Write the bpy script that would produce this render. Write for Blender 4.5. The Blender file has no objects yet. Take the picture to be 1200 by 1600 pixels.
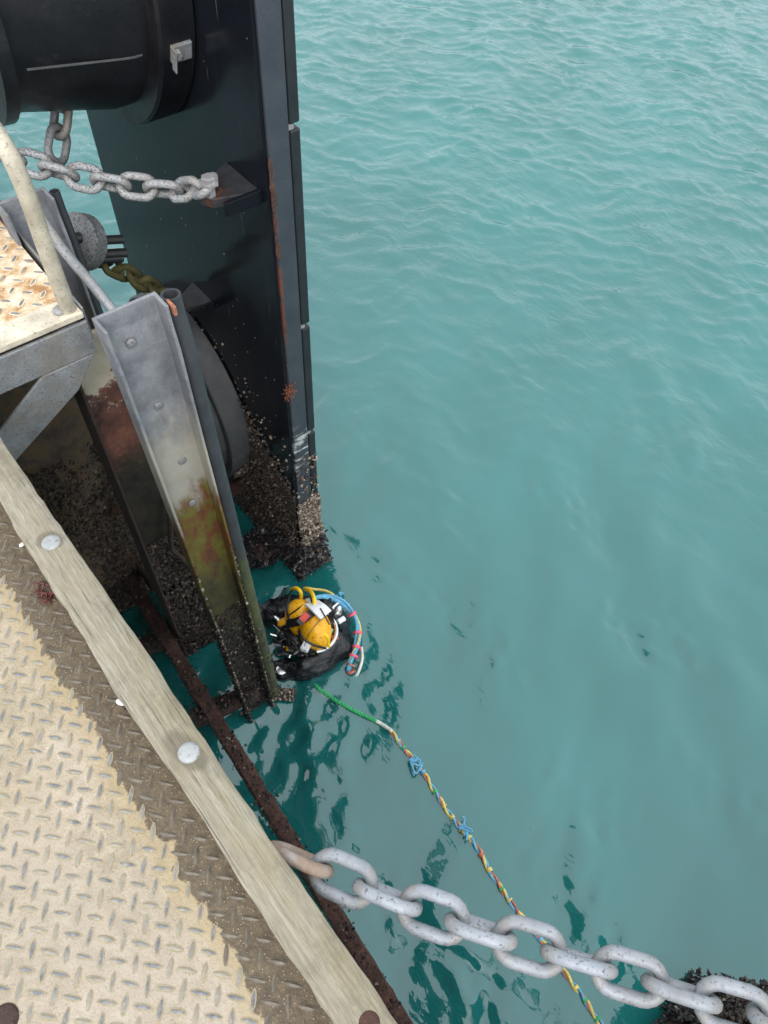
import bpy, math, random
import numpy as np
from mathutils import Vector, Matrix

# ------------------------------------------------------------------ camera, sky, sun, exposure
# x = seaward from the wharf edge, y = along the wharf, z = up; deck surface at z = 0, water at WZ
SC = bpy.context.scene
COL = SC.collection
EYE = Vector((0, 0, 1.65)); WZ = -2.4
FPX = 1203.0
AX = ((0.779, -0.493, 0.387), (-0.626, -0.651, 0.429), (0.041, -0.577, -0.816))
right = Vector([a[0] for a in AX]).normalized()
fwd = Vector([a[2] for a in AX]).normalized()
down = fwd.cross(right).normalized(); right = down.cross(fwd).normalized()
cam_d = bpy.data.cameras.new('camera')
cam_d.sensor_fit = 'VERTICAL'; cam_d.sensor_height = 24.0; cam_d.lens = FPX / 1600 * 24.0
cam_d.clip_start = 0.05; cam_d.clip_end = 2000
cam = bpy.data.objects.new('camera', cam_d); COL.objects.link(cam)
cam.matrix_world = Matrix(((right.x, -down.x, -fwd.x, EYE.x), (right.y, -down.y, -fwd.y, EYE.y),
                           (right.z, -down.z, -fwd.z, EYE.z), (0, 0, 0, 1)))
SC.camera = cam

SUN_DIR = Vector((-0.42, -0.55, 0.74)).normalized()       # towards the sun
world = bpy.data.worlds.new('World'); SC.world = world; world.use_nodes = True
wn = world.node_tree.nodes; wl = world.node_tree.links; wn.clear()
sky = wn.new('ShaderNodeTexSky'); sky.sky_type = 'NISHITA'; sky.sun_disc = False
sky.sun_elevation = math.asin(SUN_DIR.z); sky.sun_rotation = math.atan2(SUN_DIR.x, SUN_DIR.y)
sky.air_density = 1.0; sky.dust_density = 5.0; sky.ozone_density = 1.0
hs = wn.new('ShaderNodeHueSaturation'); hs.inputs['Saturation'].default_value = 0.30
bg = wn.new('ShaderNodeBackground'); bg.inputs['Strength'].default_value = 0.15
wo = wn.new('ShaderNodeOutputWorld')
oc = wn.new('ShaderNodeMix'); oc.data_type = 'RGBA'; oc.inputs[0].default_value = 0.68; oc.inputs[7].default_value = (10.6, 11.3, 12.0, 1)   # even high overcast
wl.new(sky.outputs[0], hs.inputs['Color']); wl.new(hs.outputs[0], oc.inputs[6]); wl.new(oc.outputs[2], bg.inputs['Color']); wl.new(bg.outputs[0], wo.inputs['Surface'])
sun_d = bpy.data.lights.new('sun', 'SUN'); sun_d.energy = 1.0; sun_d.angle = math.radians(28); sun_d.color = (1.0, 0.96, 0.9)
sun = bpy.data.objects.new('sun', sun_d); COL.objects.link(sun)
sun.rotation_euler = (-SUN_DIR).to_track_quat('-Z', 'Y').to_euler()
SC.view_settings.view_transform = 'Standard'; SC.view_settings.look = 'None'
SC.view_settings.gamma = 1.0; SC.view_settings.use_curve_mapping = False
SC.view_settings.exposure = 0.46
SC.cycles.max_bounces = 4; SC.cycles.transparent_max_bounces = 6; SC.cycles.use_denoising = True

rnd = random.Random(7); R = np.random.default_rng(11)

def spot(u, v, x=None, y=None, z=None):
    """survey a point of the place: sight line through the photograph met with a known plane"""
    w = right * (u - 600) + down * (v - 800) + fwd * FPX
    s = (z - EYE.z) / w.z if z is not None else (x / w.x if x is not None else y / w.y)
    return EYE + w * s

# ------------------------------------------------------------------ materials
class NT:
    def __init__(s, name):
        s.m = bpy.data.materials.new(name); s.m.use_nodes = True
        s.t = s.m.node_tree; s.t.nodes.clear()
        s.out = s.n('ShaderNodeOutputMaterial'); s.b = s.n('ShaderNodeBsdfPrincipled')
        s.l(s.b.outputs[0], s.out.inputs[0])
        s.tc = s.n('ShaderNodeTexCoord')
    def n(s, t, **k):
        x = s.t.nodes.new(t)
        for a, v in k.items(): setattr(x, a, v)
        return x
    def l(s, a, b): s.t.links.new(a, b)
    def coord(s, scale=(1, 1, 1), rot=(0, 0, 0), src='Object'):
        mp = s.n('ShaderNodeMapping'); mp.inputs['Scale'].default_value = scale; mp.inputs['Rotation'].default_value = rot
        
        if not hasattr(s, 'shift'):
            oi = s.n('ShaderNodeObjectInfo'); mu = s.n('ShaderNodeVectorMath'); mu.operation = 'SCALE'; mu.inputs[0].default_value = (3.1, 5.7, 4.3); s.l(oi.outputs['Random'], mu.inputs['Scale']); s.shift = mu.outputs[0]
        ad = s.n('ShaderNodeVectorMath'); ad.operation = 'ADD'; s.l(s.tc.outputs[src], ad.inputs[0]); s.l(s.shift, ad.inputs[1])
        s.l(ad.outputs[0], mp.inputs[0]); return mp.outputs[0]
    def noise(s, scale, detail=5, rough=0.55, vec=None, dist=0.0):
        x = s.n('ShaderNodeTexNoise'); x.inputs['Scale'].default_value = scale; x.inputs['Detail'].default_value = detail
        x.inputs['Roughness'].default_value = rough; x.inputs['Distortion'].default_value = dist
        s.l(vec if vec is not None else s.coord(), x.inputs['Vector']); return x.outputs[0]
    def voro(s, scale, vec=None, feature='F1'):
        x = s.n('ShaderNodeTexVoronoi'); x.feature = feature; x.inputs['Scale'].default_value = scale
        s.l(vec if vec is not None else s.coord(), x.inputs['Vector']); return x.outputs[0]
    def ramp(s, fac, stops, interp='LINEAR'):
        x = s.n('ShaderNodeValToRGB'); x.color_ramp.interpolation = interp
        e = x.color_ramp.elements
        while len(e) > 1: e.remove(e[-1])
        for i, (p, c) in enumerate(stops):
            k = e[0] if i == 0 else e.new(p)
            k.position = p; k.color = (c, c, c, 1) if isinstance(c, (int, float)) else (*c, 1)
        s.l(fac, x.inputs[0]); return x.outputs[0]
    def mix(s, fac, a, b, mode='MIX'):
        x = s.n('ShaderNodeMix'); x.data_type = 'RGBA'; x.blend_type = mode
        for v, i in ((fac, 0), (a, 6), (b, 7)):
            if isinstance(v, (int, float)): x.inputs[i].default_value = v if i == 0 else (v, v, v, 1)
            elif isinstance(v, tuple): x.inputs[i].default_value = (*v, 1)
            else: s.l(v, x.inputs[i])
        return x.outputs[2]
    def math(s, op, a, b=0.0, c=0.0, clamp=False):
        x = s.n('ShaderNodeMath'); x.operation = op; x.use_clamp = clamp
        for i, v in enumerate((a, b, c)):
            if isinstance(v, (int, float)): x.inputs[i].default_value = v
            else: s.l(v, x.inputs[i])
        return x.outputs[0]
    def xyz(s, src='Object'):
        x = s.n('ShaderNodeSeparateXYZ'); s.l(s.tc.outputs[src], x.inputs[0]); return x.outputs
    def step(s, v, lo, hi):
        x = s.n('ShaderNodeMapRange'); x.interpolation_type = 'SMOOTHSTEP'
        x.inputs[1].default_value = lo; x.inputs[2].default_value = hi
        s.l(v, x.inputs[0]); return x.outputs[0]
    def bump(s, h, dist=0.002, strength=1.0):
        x = s.n('ShaderNodeBump'); x.inputs['Distance'].default_value = dist; x.inputs['Strength'].default_value = strength
        s.l(h, x.inputs['Height']); s.l(x.outputs[0], s.b.inputs['Normal'])
    def set(s, color=None, rough=None, metal=None, spec=None):
        for v, k in ((color, 'Base Color'), (rough, 'Roughness'), (metal, 'Metallic'), (spec, 'Specular IOR Level')):
            if v is None: continue
            if isinstance(v, tuple): s.b.inputs[k].default_value = (*v, 1)
            elif isinstance(v, (int, float)): s.b.inputs[k].default_value = v
            else: s.l(v, s.b.inputs[k])
        return s

MAT = {}
def simple(name, color, rough=0.5, var=0.25, scale=30, metal=0.0, bump=0.0):
    t = NT(name); nz = t.noise(scale)
    lo = tuple(c * (1 - var) for c in color); hi = tuple(min(1, c * (1 + var)) for c in color)
    t.set(t.ramp(nz, [(0.3, lo), (0.7, hi)]), rough, metal)
    if bump: t.bump(nz, bump)
    MAT[name] = t.m; return t.m

def build_materials():
    # galvanised steel, mottled grey with dark speckle
    def galv(name, base=(0.36, 0.37, 0.39), dirt=(0.30, 0.25, 0.17), amount=0.35, speck=0.5, metal=0.25):
        t = NT(name)
        a = t.noise(14, 6, 0.6); c = t.noise(140, 3, 0.7); v = t.voro(60)
        col = t.ramp(a, [(0.3, tuple(x * 0.72 for x in base)), (0.7, tuple(min(1, x * 1.25) for x in base))])
        col = t.mix(t.math('MULTIPLY', t.ramp(c, [(0.60 - 0.09 * max(0, speck - 0.6), 0), (0.68 - 0.09 * max(0, speck - 0.6), 1)]), min(1, speck)), col, tuple(x * 0.25 for x in base))
        d = t.noise(5, 6, 0.65)
        col = t.mix(t.math('MULTIPLY', t.ramp(d, [(0.48, 0), (0.68, 1)]), amount), col, dirt)
        if 'chain' in name:      # wear and rust where links rub on each other
            LX, LY, LZ = t.xyz(); wr = t.math('MULTIPLY', t.step(t.math('ABSOLUTE', LX), 0.036, 0.052), t.ramp(t.noise(30, 5, 0.7), [(0.38, 0.05), (0.62, 0.6)]))
            col = t.mix(wr, col, (0.23, 0.195, 0.15)); oi = t.n('ShaderNodeObjectInfo'); col = t.mix(t.math('MULTIPLY', oi.outputs['Random'], 0.35), col, (0.22, 0.22, 0.22))
        t.set(col, t.ramp(a, [(0.2, 0.62), (0.8, 0.45)]), metal)
        t.bump(t.math('ADD', c, v), 0.0012, 0.7)
        MAT[name] = t.m
    galv('galvanised', (0.25, 0.255, 0.265), (0.23, 0.19, 0.135), 0.65, 0.9); galv('galvanised_chain', (0.265, 0.285, 0.315), (0.17, 0.17, 0.165), 0.7, 0.9, 0.1); galv('chain_speckled', (0.42, 0.42, 0.43), (0.24, 0.23, 0.21), 0.5, 1.7, 0.0)
    galv('cream_steel', (0.56, 0.50, 0.39), (0.30, 0.26, 0.20), 0.4, 0.8, 0.0)
    galv('bolt_zinc', (0.30, 0.31, 0.31), (0.17, 0.14, 0.11), 0.6, 0.7, 0.2)
    galv('disc_steel', (0.17, 0.175, 0.18), (0.12, 0.10, 0.08), 0.5, 1.6, 0.0); galv('rail_tube', (0.40, 0.36, 0.28), (0.20, 0.17, 0.12), 0.45, 0.8, 0.0)
    # rust
    def rust(name, a=(0.045, 0.025, 0.02), b=(0.20, 0.075, 0.035), bmp=0.006):
        t = NT(name); z = t.noise(22, 8, 0.7); q = t.noise(120, 4, 0.7)
        col = t.ramp(z, [(0.3, a), (0.55, tuple((x + y) / 2 for x, y in zip(a, b))), (0.75, b)])
        col = t.mix(t.ramp(q, [(0.62, 0), (0.72, 0.5)]), col, (0.25, 0.2, 0.17))
        t.set(col, 0.85); t.bump(t.math('ADD', z, q), bmp); MAT[name] = t.m
    rust('rust', (0.025, 0.014, 0.012), (0.12, 0.05, 0.03)); rust('rust_dark', (0.02, 0.014, 0.012), (0.085, 0.045, 0.035)); rust('rust_orange', (0.12, 0.04, 0.02), (0.38, 0.12, 0.04))
    rust('chain_mossy', (0.06, 0.055, 0.02), (0.17, 0.14, 0.04), 0.002)
    rust('chain_rusty', (0.20, 0.11, 0.05), (0.34, 0.32, 0.31), 0.0015)
    # deck plate: cream non-slip paint, dirty wet band along the timber
    t = NT('deck_paint')
    fine = t.noise(330, 3, 0.7); med = t.noise(28, 6, 0.6); big = t.noise(4.5, 5, 0.6)
    col = t.ramp(med, [(0.25, (0.23, 0.185, 0.125)), (0.5, (0.345, 0.285, 0.20)), (0.75, (0.45, 0.385, 0.285))])
    col = t.mix(t.ramp(big, [(0.42, 0), (0.66, 0.6)]), col, (0.40, 0.33, 0.265))
    col = t.mix(t.ramp(fine, [(0.53, 0), (0.64, 0.65)]), col, (0.20, 0.145, 0.095))
    spx = t.voro(120); col = t.mix(t.math('MULTIPLY', t.ramp(spx, [(0.12, 0.9), (0.24, 0)]), t.ramp(t.noise(17, 4, 0.6), [(0.40, 0.15), (0.62, 1)])), col, (0.17, 0.12, 0.085))
    col = t.mix(t.ramp(t.noise(2.2, 6, 0.7), [(0.50, 0), (0.66, 0.5)]), col, (0.40, 0.33, 0.23))
    col = t.mix(t.ramp(t.noise(9, 7, 0.75), [(0.54, 0), (0.66, 0.5)]), col, (0.50, 0.44, 0.37))
    col = t.mix(t.ramp(t.noise(14, 8, 0.75), [(0.60, 0), (0.70, 0.55)]), col, (0.36, 0.215, 0.11))
    col = t.mix(t.ramp(t.noise(1.3, 7, 0.75), [(0.48, 0), (0.62, 0.35)]), col, (0.34, 0.30, 0.25))
    X, Y, Z = t.xyz()
    wob = t.noise(30, 4, 0.6); wob2 = t.noise(5.5, 3, 0.5)
    edge = t.math('ADD', X, t.math('ADD', t.math('MULTIPLY', t.math('SUBTRACT', wob, 0.5), 0.055), t.math('MULTIPLY', t.math('SUBTRACT', wob2, 0.5), 0.09)))
    band = t.step(edge, -0.075, -0.067)
    mud = t.ramp(t.noise(45, 6, 0.7), [(0.3, (0.06, 0.043, 0.026)), (0.6, (0.125, 0.092, 0.054)), (0.8, (0.22, 0.165, 0.10))])
    grit = t.voro(150); mud = t.mix(t.ramp(grit, [(0.10, 1), (0.17, 0)]), mud, (0.48, 0.38, 0.24))
    fringe = t.math('MULTIPLY', t.step(edge, -0.14, -0.070), 0.5)
    col = t.mix(fringe, col, (0.34, 0.25, 0.11))
    col = t.mix(band, col, mud)
    t.set(col, t.ramp(band, [(0, 0.75), (1, 0.62)]))
    t.bump(t.math('ADD', fine, t.math('MULTIPLY', grit, -0.8)), 0.0016, 0.8); MAT['deck_paint'] = t.m
    # lug tops and the dirt ring around them
    t = NT('lug_steel'); z = t.noise(60, 5, 0.7); z2 = t.noise(9, 3)
    col = t.ramp(z, [(0.30, (0.10, 0.10, 0.11)), (0.52, (0.19, 0.19, 0.195)), (0.72, (0.34, 0.31, 0.26))])
    X, Y, Z = t.xyz('Object')
    oi_ = t.n('ShaderNodeObjectInfo'); col = t.mix(t.ramp(oi_.outputs['Random'], [(0.35, 0), (1, 0.6)]), col, (0.36, 0.31, 0.22))
    t.set(col, 0.7, 0.0, 0.3); t.bump(z, 0.001); MAT['lug_steel'] = t.m
    t = NT('lug_muddy'); z = t.noise(60, 5, 0.7)
    t.set(t.ramp(z, [(0.3, (0.06, 0.05, 0.037)), (0.7, (0.16, 0.13, 0.09))]), 0.38); MAT['lug_muddy'] = t.m
    t = NT('lug_ring'); z = t.noise(90, 5, 0.7)
    t.set(t.ramp(z, [(0.3, (0.20, 0.165, 0.085)), (0.7, (0.37, 0.31, 0.20))]), 0.8); MAT['lug_ring'] = t.m
    t = NT('plate_rusty'); z = t.noise(13, 7, 0.7); f = t.noise(150, 3, 0.7)
    col = t.ramp(z, [(0.42, (0.70, 0.60, 0.47)), (0.53, (0.55, 0.40, 0.24)), (0.62, (0.36, 0.19, 0.075)), (0.8, (0.26, 0.13, 0.06))])
    col = t.mix(t.ramp(f, [(0.6, 0), (0.7, 0.6)]), col, (0.2, 0.12, 0.07))
    t.set(col, 0.75); t.bump(f, 0.001); MAT['plate_rusty'] = t.m
    # weathered timber
    t = NT('timber')
    g1 = t.noise(1.0, 6, 0.6, t.coord((110, 3.2, 50)), 0.1); g2 = t.noise(1.0, 5, 0.6, t.coord((300, 24, 40)))
    pt = t.noise(6, 5, 0.6); al = t.noise(3.3, 5, 0.6, t.coord((2.5, 1, 1)))
    col = t.ramp(g1, [(0.25, (0.19, 0.165, 0.12)), (0.5, (0.275, 0.245, 0.185)), (0.75, (0.36, 0.33, 0.265))])
    col = t.mix(t.ramp(g2, [(0.45, 0), (0.66, 0.55)]), col, (0.13, 0.11, 0.075))
    col = t.mix(t.ramp(al, [(0.48, 0), (0.66, 0.42)]), col, (0.24, 0.20, 0.09))
    col = t.mix(t.ramp(t.noise(11, 7, 0.72), [(0.52, 0), (0.66, 0.6)]), col, (0.15, 0.13, 0.095))
    ck = t.noise(1.0, 4, 0.6, t.coord((160, 2.2, 90)), 0.2); col = t.mix(t.ramp(ck, [(0.655, 0), (0.69, 0.75)]), col, (0.085, 0.07, 0.05))
    X, Y, Z = t.xyz()
    col = t.mix(t.math('MULTIPLY', t.step(t.math('ADD', Z, t.math('MULTIPLY', pt, 0.05)), 0.075, 0.045), 0.65), col, (0.10, 0.075, 0.045))
    for (bx_, by_) in ((0.004, 0.596), (0.006, 1.233)):
        dx = t.math('MULTIPLY', t.math('SUBTRACT', t.math('ADD', X, t.math('MULTIPLY', t.math('SUBTRACT', Y, by_), 0.18)), bx_), 26.0); dy = t.math('MULTIPLY', t.math('SUBTRACT', Y, by_), 13.0 if by_ < 1 else 24.0)
        rr = t.math('ADD', t.math('SQRT', t.math('ADD', t.math('MULTIPLY', dx, dx), t.math('MULTIPLY', dy, dy))), t.math('MULTIPLY', t.math('SUBTRACT', pt, 0.5), 0.8))
        col = t.mix(t.math('MULTIPLY', t.step(rr, 0.85, 0.55), 0.6), col, (0.09, 0.075, 0.05))
    t.set(col, 0.85); t.bump(t.math('SUBTRACT', t.math('ADD', g1, t.math('MULTIPLY', g2, 0.6)), t.ramp(ck, [(0.64, 0), (0.69, 1)])), 0.004, 0.9); MAT['timber'] = t.m
    # panel paint: glossy black, rust at the near edge, scraped white where ropes rub
    t = NT('panel_paint'); z = t.noise(3, 5, 0.6); f = t.noise(80, 4, 0.7)
    col = t.ramp(z, [(0.3, (0.005, 0.006, 0.009)), (0.7, (0.010, 0.012, 0.016))])
    sc = t.noise(1.0, 3, 0.6, t.coord((8, 50, 3), (0.9, 0.3, 0.2)))
    col = t.mix(t.ramp(sc, [(0.70, 0), (0.74, 0.25)]), col, (0.25, 0.27, 0.28))
    dr = t.noise(1.0, 6, 0.7, t.coord((3, 22, 1.1))); col = t.mix(t.ramp(dr, [(0.55, 0), (0.75, 0.22)]), col, (0.06, 0.06, 0.058))
    sp = t.voro(14); col = t.mix(t.ramp(sp, [(0.03, 0.8), (0.05, 0)]), col, (0.55, 0.55, 0.52))
    t.set(col, t.ramp(t.noise(12, 5, 0.6), [(0.3, 0.10), (0.7, 0.22)]), 0.0, 0.11)
    t.bump(f, 0.0004); MAT['panel_paint'] = t.m
    t = NT('panel_edge_skylit'); z = t.noise(9, 5, 0.6); f = t.noise(70, 4, 0.7)
    col = t.ramp(z, [(0.3, (0.027, 0.032, 0.042)), (0.7, (0.042, 0.048, 0.058))])  # same paint as the back plate, sky reflection painted in as lighter grey
    X, Y, Z = t.xyz()
    sm = t.math('MULTIPLY', t.noise(1.0, 6, 0.7, t.coord((5, 5, 26), (0, 0.55, 0)), 0.5), t.ramp(t.noise(9, 5, 0.7), [(0.3, 0.75), (0.6, 1.12)]))
    zone = t.math('MULTIPLY', t.step(Z, -1.52, -1.40), t.step(Z, -1.10, -1.24))
    col = t.mix(t.math('MULTIPLY', t.ramp(sm, [(0.50, 0), (0.62, 0.8)]), zone), col, (0.55, 0.57, 0.56))
    rz = t.noise(16, 6, 0.7)
    rzone = t.math('MULTIPLY', t.step(X, 0.035, 0.004), t.math('MULTIPLY', t.step(Z, -0.75, -0.5), t.step(Z, 0.32, 0.1)))
    col = t.mix(t.math('MULTIPLY', t.ramp(rz, [(0.44, 0), (0.52, 1)]), rzone), col, (0.16, 0.05, 0.02))
    t.set(col, 0.42); t.bump(f, 0.0015); MAT['panel_edge_skylit'] = t.m
    t = NT('bracket_steel'); z = t.noise(24, 6, 0.7); col = t.ramp(z, [(0.3, (0.016, 0.018, 0.022)), (0.6, (0.034, 0.036, 0.04))]); X, Y, Z = t.xyz()
    col = t.mix(t.math('MULTIPLY', t.step(X, -0.06, -0.14), t.ramp(t.noise(40, 6, 0.7), [(0.47, 0), (0.58, 1)])), col, (0.085, 0.032, 0.018)); t.set(col, 0.45); t.bump(z, 0.002); MAT['bracket_steel'] = t.m
    simple('pad_black', (0.012, 0.014, 0.017), 0.45, 0.3, 20)
    t = NT('rubber'); z = t.noise(6, 5, 0.6); f = t.noise(60, 5, 0.7)
    col = t.ramp(z, [(0.3, (0.007, 0.007, 0.009)), (0.7, (0.014, 0.014, 0.017))])
    col = t.mix(t.ramp(f, [(0.64, 0), (0.74, 0.3)]), col, (0.12, 0.12, 0.12))
    col = t.mix(t.ramp(t.noise(1.0, 7, 0.75, t.coord((2.5, 9, 3))), [(0.56, 0), (0.72, 0.22)]), col, (0.10, 0.10, 0.105)); t.set(col, t.ramp(z, [(0.3, 0.30), (0.7, 0.5)]), 0.0, 0.3); t.bump(t.math('ADD', f, z), 0.0012); MAT['rubber'] = t.m
    t = NT('rubber_old'); z = t.noise(7, 6, 0.65); f = t.noise(60, 5, 0.7)
    col = t.ramp(z, [(0.3, (0.035, 0.038, 0.042)), (0.6, (0.07, 0.073, 0.075)), (0.8, (0.14, 0.14, 0.13))])
    t.set(col, 0.6); t.bump(t.math('ADD', f, z), 0.002); MAT['rubber_old'] = t.m
    # steel post: galvanised above, algae and rust at the tide line, black-brown growth below
    t = NT('post_steel')
    a = t.noise(14, 6, 0.6); c = t.noise(120, 3, 0.7); w = t.noise(1.0, 8, 0.7, t.coord((14, 14, 5))); w2 = t.noise(1.0, 8, 0.72, t.coord((15, 15, 9))); X, Y, Z = t.xyz()
    zz = t.math('ADD', Z, t.math('MULTIPLY', t.math('SUBTRACT', w, 0.5), 0.55))
    col = t.ramp(a, [(0.3, (0.12, 0.125, 0.14)), (0.7, (0.25, 0.255, 0.27))])
    col = t.mix(t.ramp(c, [(0.6, 0), (0.7, 0.5)]), col, (0.09, 0.08, 0.07))
    lime = t.math('MULTIPLY', t.step(zz, -0.15, -0.40), 0.6)
    col = t.mix(lime, col, (0.44, 0.40, 0.31))
    col = t.mix(t.step(zz, -0.58, -0.72), col, t.ramp(w2, [(0.30, (0.045, 0.018, 0.012)), (0.45, (0.16, 0.055, 0.02)), (0.52, (0.13, 0.105, 0.02)), (0.75, (0.20, 0.19, 0.035))]))
    col = t.mix(t.step(zz, -0.95, -1.25), col, t.ramp(w2, [(0.35, (0.030, 0.022, 0.012)), (0.6, (0.075, 0.065, 0.02)), (0.8, (0.10, 0.05, 0.03))]))
    col = t.mix(t.step(zz, -1.35, -1.7), col, t.ramp(w2, [(0.35, (0.012, 0.010, 0.008)), (0.7, (0.045, 0.035, 0.025))]))
    t.set(col, t.ramp(a, [(0.2, 0.6), (0.8, 0.42)]), 0.1); t.bump(t.math('ADD', c, t.math('MULTIPLY', w2, 2)), 0.002); MAT['post_steel'] = t.m
    t = NT('pipe_skin'); w = t.noise(6, 5, 0.6); w2 = t.noise(14, 6, 0.7); X, Y, Z = t.xyz()
    zz = t.math('ADD', Z, t.math('MULTIPLY', t.math('SUBTRACT', w, 0.5), 0.5))
    col = t.ramp(w2, [(0.3, (0.022, 0.024, 0.028)), (0.7, (0.045, 0.048, 0.055))])
    col = t.mix(t.math('MULTIPLY', t.step(zz, -0.95, -1.3), 0.85), col, t.ramp(w2, [(0.35, (0.04, 0.045, 0.04)), (0.55, (0.08, 0.09, 0.025)), (0.75, (0.13, 0.13, 0.08))]))
    t.set(col, 0.55); t.bump(w2, 0.002); MAT['pipe_skin'] = t.m
    # old column and pile
    t = NT('column_steel'); a = t.noise(10, 8, 0.72); w = t.noise(9, 8, 0.72); X, Y, Z = t.xyz()
    zz = t.math('ADD', Z, t.math('MULTIPLY', t.math('SUBTRACT', w, 0.5), 0.6))
    col = t.ramp(a, [(0.3, (0.36, 0.31, 0.23)), (0.7, (0.50, 0.45, 0.36))])
    col = t.mix(t.step(zz, -0.34, -0.37), col, t.ramp(a, [(0.35, (0.03, 0.015, 0.014)), (0.55, (0.13, 0.05, 0.035)), (0.75, (0.22, 0.10, 0.06))]))
    col = t.mix(t.step(zz, -0.65, -0.85), col, t.ramp(a, [(0.35, (0.008, 0.007, 0.006)), (0.65, (0.04, 0.03, 0.018)), (0.8, (0.10, 0.075, 0.02))]))
    t.set(col, 0.6); t.bump(a, 0.006); MAT['column_steel'] = t.m
    t = NT('pile_skin'); a = t.noise(9, 8, 0.74); b2 = t.noise(60, 5, 0.7); X, Y, Z = t.xyz()
    col = t.ramp(a, [(0.3, (0.04, 0.029, 0.022)), (0.46, (0.10, 0.075, 0.055)), (0.56, (0.155, 0.105, 0.055)), (0.64, (0.12, 0.06, 0.04)), (0.75, (0.09, 0.07, 0.055))])
    t.set(col, 0.7); t.bump(t.math('ADD', a, b2), 0.012); MAT['pile_skin'] = t.m
    # shells, colour by individual shell
    def shells(name, stops):
        t = NT(name); g = t.n('ShaderNodeNewGeometry')
        col = t.ramp(g.outputs['Random Per Island'], stops, 'CONSTANT')
        nz = t.noise(90, 3); col = t.mix(0.5, col, t.ramp(nz, [(0.3, 0.25), (0.7, 1.0)]), 'MULTIPLY')
        t.set(col, 0.6); MAT[name] = t.m
    shells('barnacle', [(0, (0.022, 0.014, 0.011)), (0.35, (0.05, 0.034, 0.026)), (0.65, (0.09, 0.066, 0.05)), (0.88, (0.14, 0.105, 0.08)), (0.975, (0.27, 0.23, 0.19))])
    shells('barnacle_pale', [(0, (0.05, 0.035, 0.026)), (0.3, (0.14, 0.105, 0.075)), (0.62, (0.28, 0.225, 0.17)), (0.88, (0.48, 0.42, 0.35))])
    shells('barnacle_dark', [(0, (0.012, 0.009, 0.007)), (0.45, (0.03, 0.022, 0.017)), (0.8, (0.065, 0.05, 0.038)), (0.95, (0.25, 0.21, 0.17))])
    shells('mussel', [(0, (0.008, 0.008, 0.010)), (0.5, (0.02, 0.018, 0.02)), (0.8, (0.06, 0.05, 0.045)), (0.95, (0.26, 0.24, 0.22))])
    t = NT('crust'); z = t.noise(55, 8, 0.75); q = t.voro(150)
    col = t.ramp(z, [(0.3, (0.016, 0.010, 0.008)), (0.5, (0.04, 0.027, 0.020)), (0.68, (0.085, 0.06, 0.045)), (0.8, (0.20, 0.16, 0.125))]); t.set(col, 0.6); t.bump(t.math('ADD', z, q), 0.02, 1.0); MAT['crust'] = t.m
    # diver
    t = NT('suit_black'); z = t.noise(9, 5, 0.6); f = t.noise(26, 4, 0.6, None, 0.8)
    t.set(t.ramp(z, [(0.3, (0.006, 0.006, 0.008)), (0.7, (0.014, 0.014, 0.018))]), 0.17); t.bump(f, 0.010, 0.8); MAT['suit_black'] = t.m
    t = NT('helmet_yellow'); z = t.noise(20, 6, 0.7)
    col = t.ramp(z, [(0.2, (0.70, 0.32, 0.01)), (0.5, (0.88, 0.43, 0.008)), (0.8, (0.90, 0.46, 0.012))])
    col = t.mix(t.ramp(t.noise(60, 6, 0.75), [(0.55, 0), (0.64, 0.85)]), col, (0.22, 0.11, 0.03))
    col = t.mix(t.ramp(t.noise(11, 5, 0.7), [(0.5, 0), (0.75, 0.45)]), col, (0.55, 0.20, 0.005))
    t.set(col, 0.33); MAT['helmet_yellow'] = t.m
    simple('white_plastic', (0.72, 0.73, 0.72), 0.4, 0.12, 40); simple('red_tape', (0.65, 0.09, 0.07), 0.5)
    simple('chrome', (0.62, 0.62, 0.60), 0.2, 0.2, 40, 0.9); simple('hose_black', (0.012, 0.012, 0.013), 0.35)
    simple('hose_blue', (0.10, 0.33, 0.50), 0.45, 0.3, 60); simple('hose_yellow', (0.62, 0.48, 0.12), 0.45, 0.3, 60)
    simple('hose_bright', (0.88, 0.55, 0.01), 0.35, 0.1, 40)
    simple('hose_red', (0.42, 0.13, 0.08), 0.5, 0.4, 60); simple('tape_pink', (0.75, 0.10, 0.16), 0.5)
    simple('rope_green', (0.03, 0.34, 0.11), 0.7, 0.5, 120); simple('rope_white', (0.6, 0.62, 0.55), 0.7)
    simple('copper', (0.30, 0.12, 0.07), 0.8, 0.7, 70); simple('black_steel', (0.014, 0.014, 0.015), 0.45, 0.4, 30)
    simple('seaweed', (0.10, 0.028, 0.022), 0.5, 0.6, 80); simple('shell_white', (0.75, 0.73, 0.68), 0.5, 0.1); simple('twig', (0.10, 0.06, 0.04), 0.8, 0.4, 90)
    simple('concrete', (0.22, 0.21, 0.19), 0.9, 0.3, 6, 0, 0.004); simple('seabed_silt', (0.010, 0.075, 0.062), 1.0, 0.2, 1)
    simple('glass_dark', (0.02, 0.03, 0.03), 0.05)
    # water: turbid green body, clear enough to show the first decimetres, rippled skin
    t = NT('water')
    n1 = t.noise(1.0, 3, 0.55, t.coord((7, 3.2, 5), (0, 0, -0.75), 'Object'), 0.4)
    X, Y, Z = t.xyz()
    far = t.step(t.math('ADD', X, t.math('MULTIPLY', Y, 0.8)), 1.1, 6.2)
    def ridge(sc, rot, dist, det=2): return t.math('SUBTRACT', 1.0, t.math('ABSOLUTE', t.math('SUBTRACT', t.math('MULTIPLY', t.noise(1.0, det, 0.5, t.coord(sc, (0, 0, rot)), dist), 2.0), 1.0)))
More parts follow.
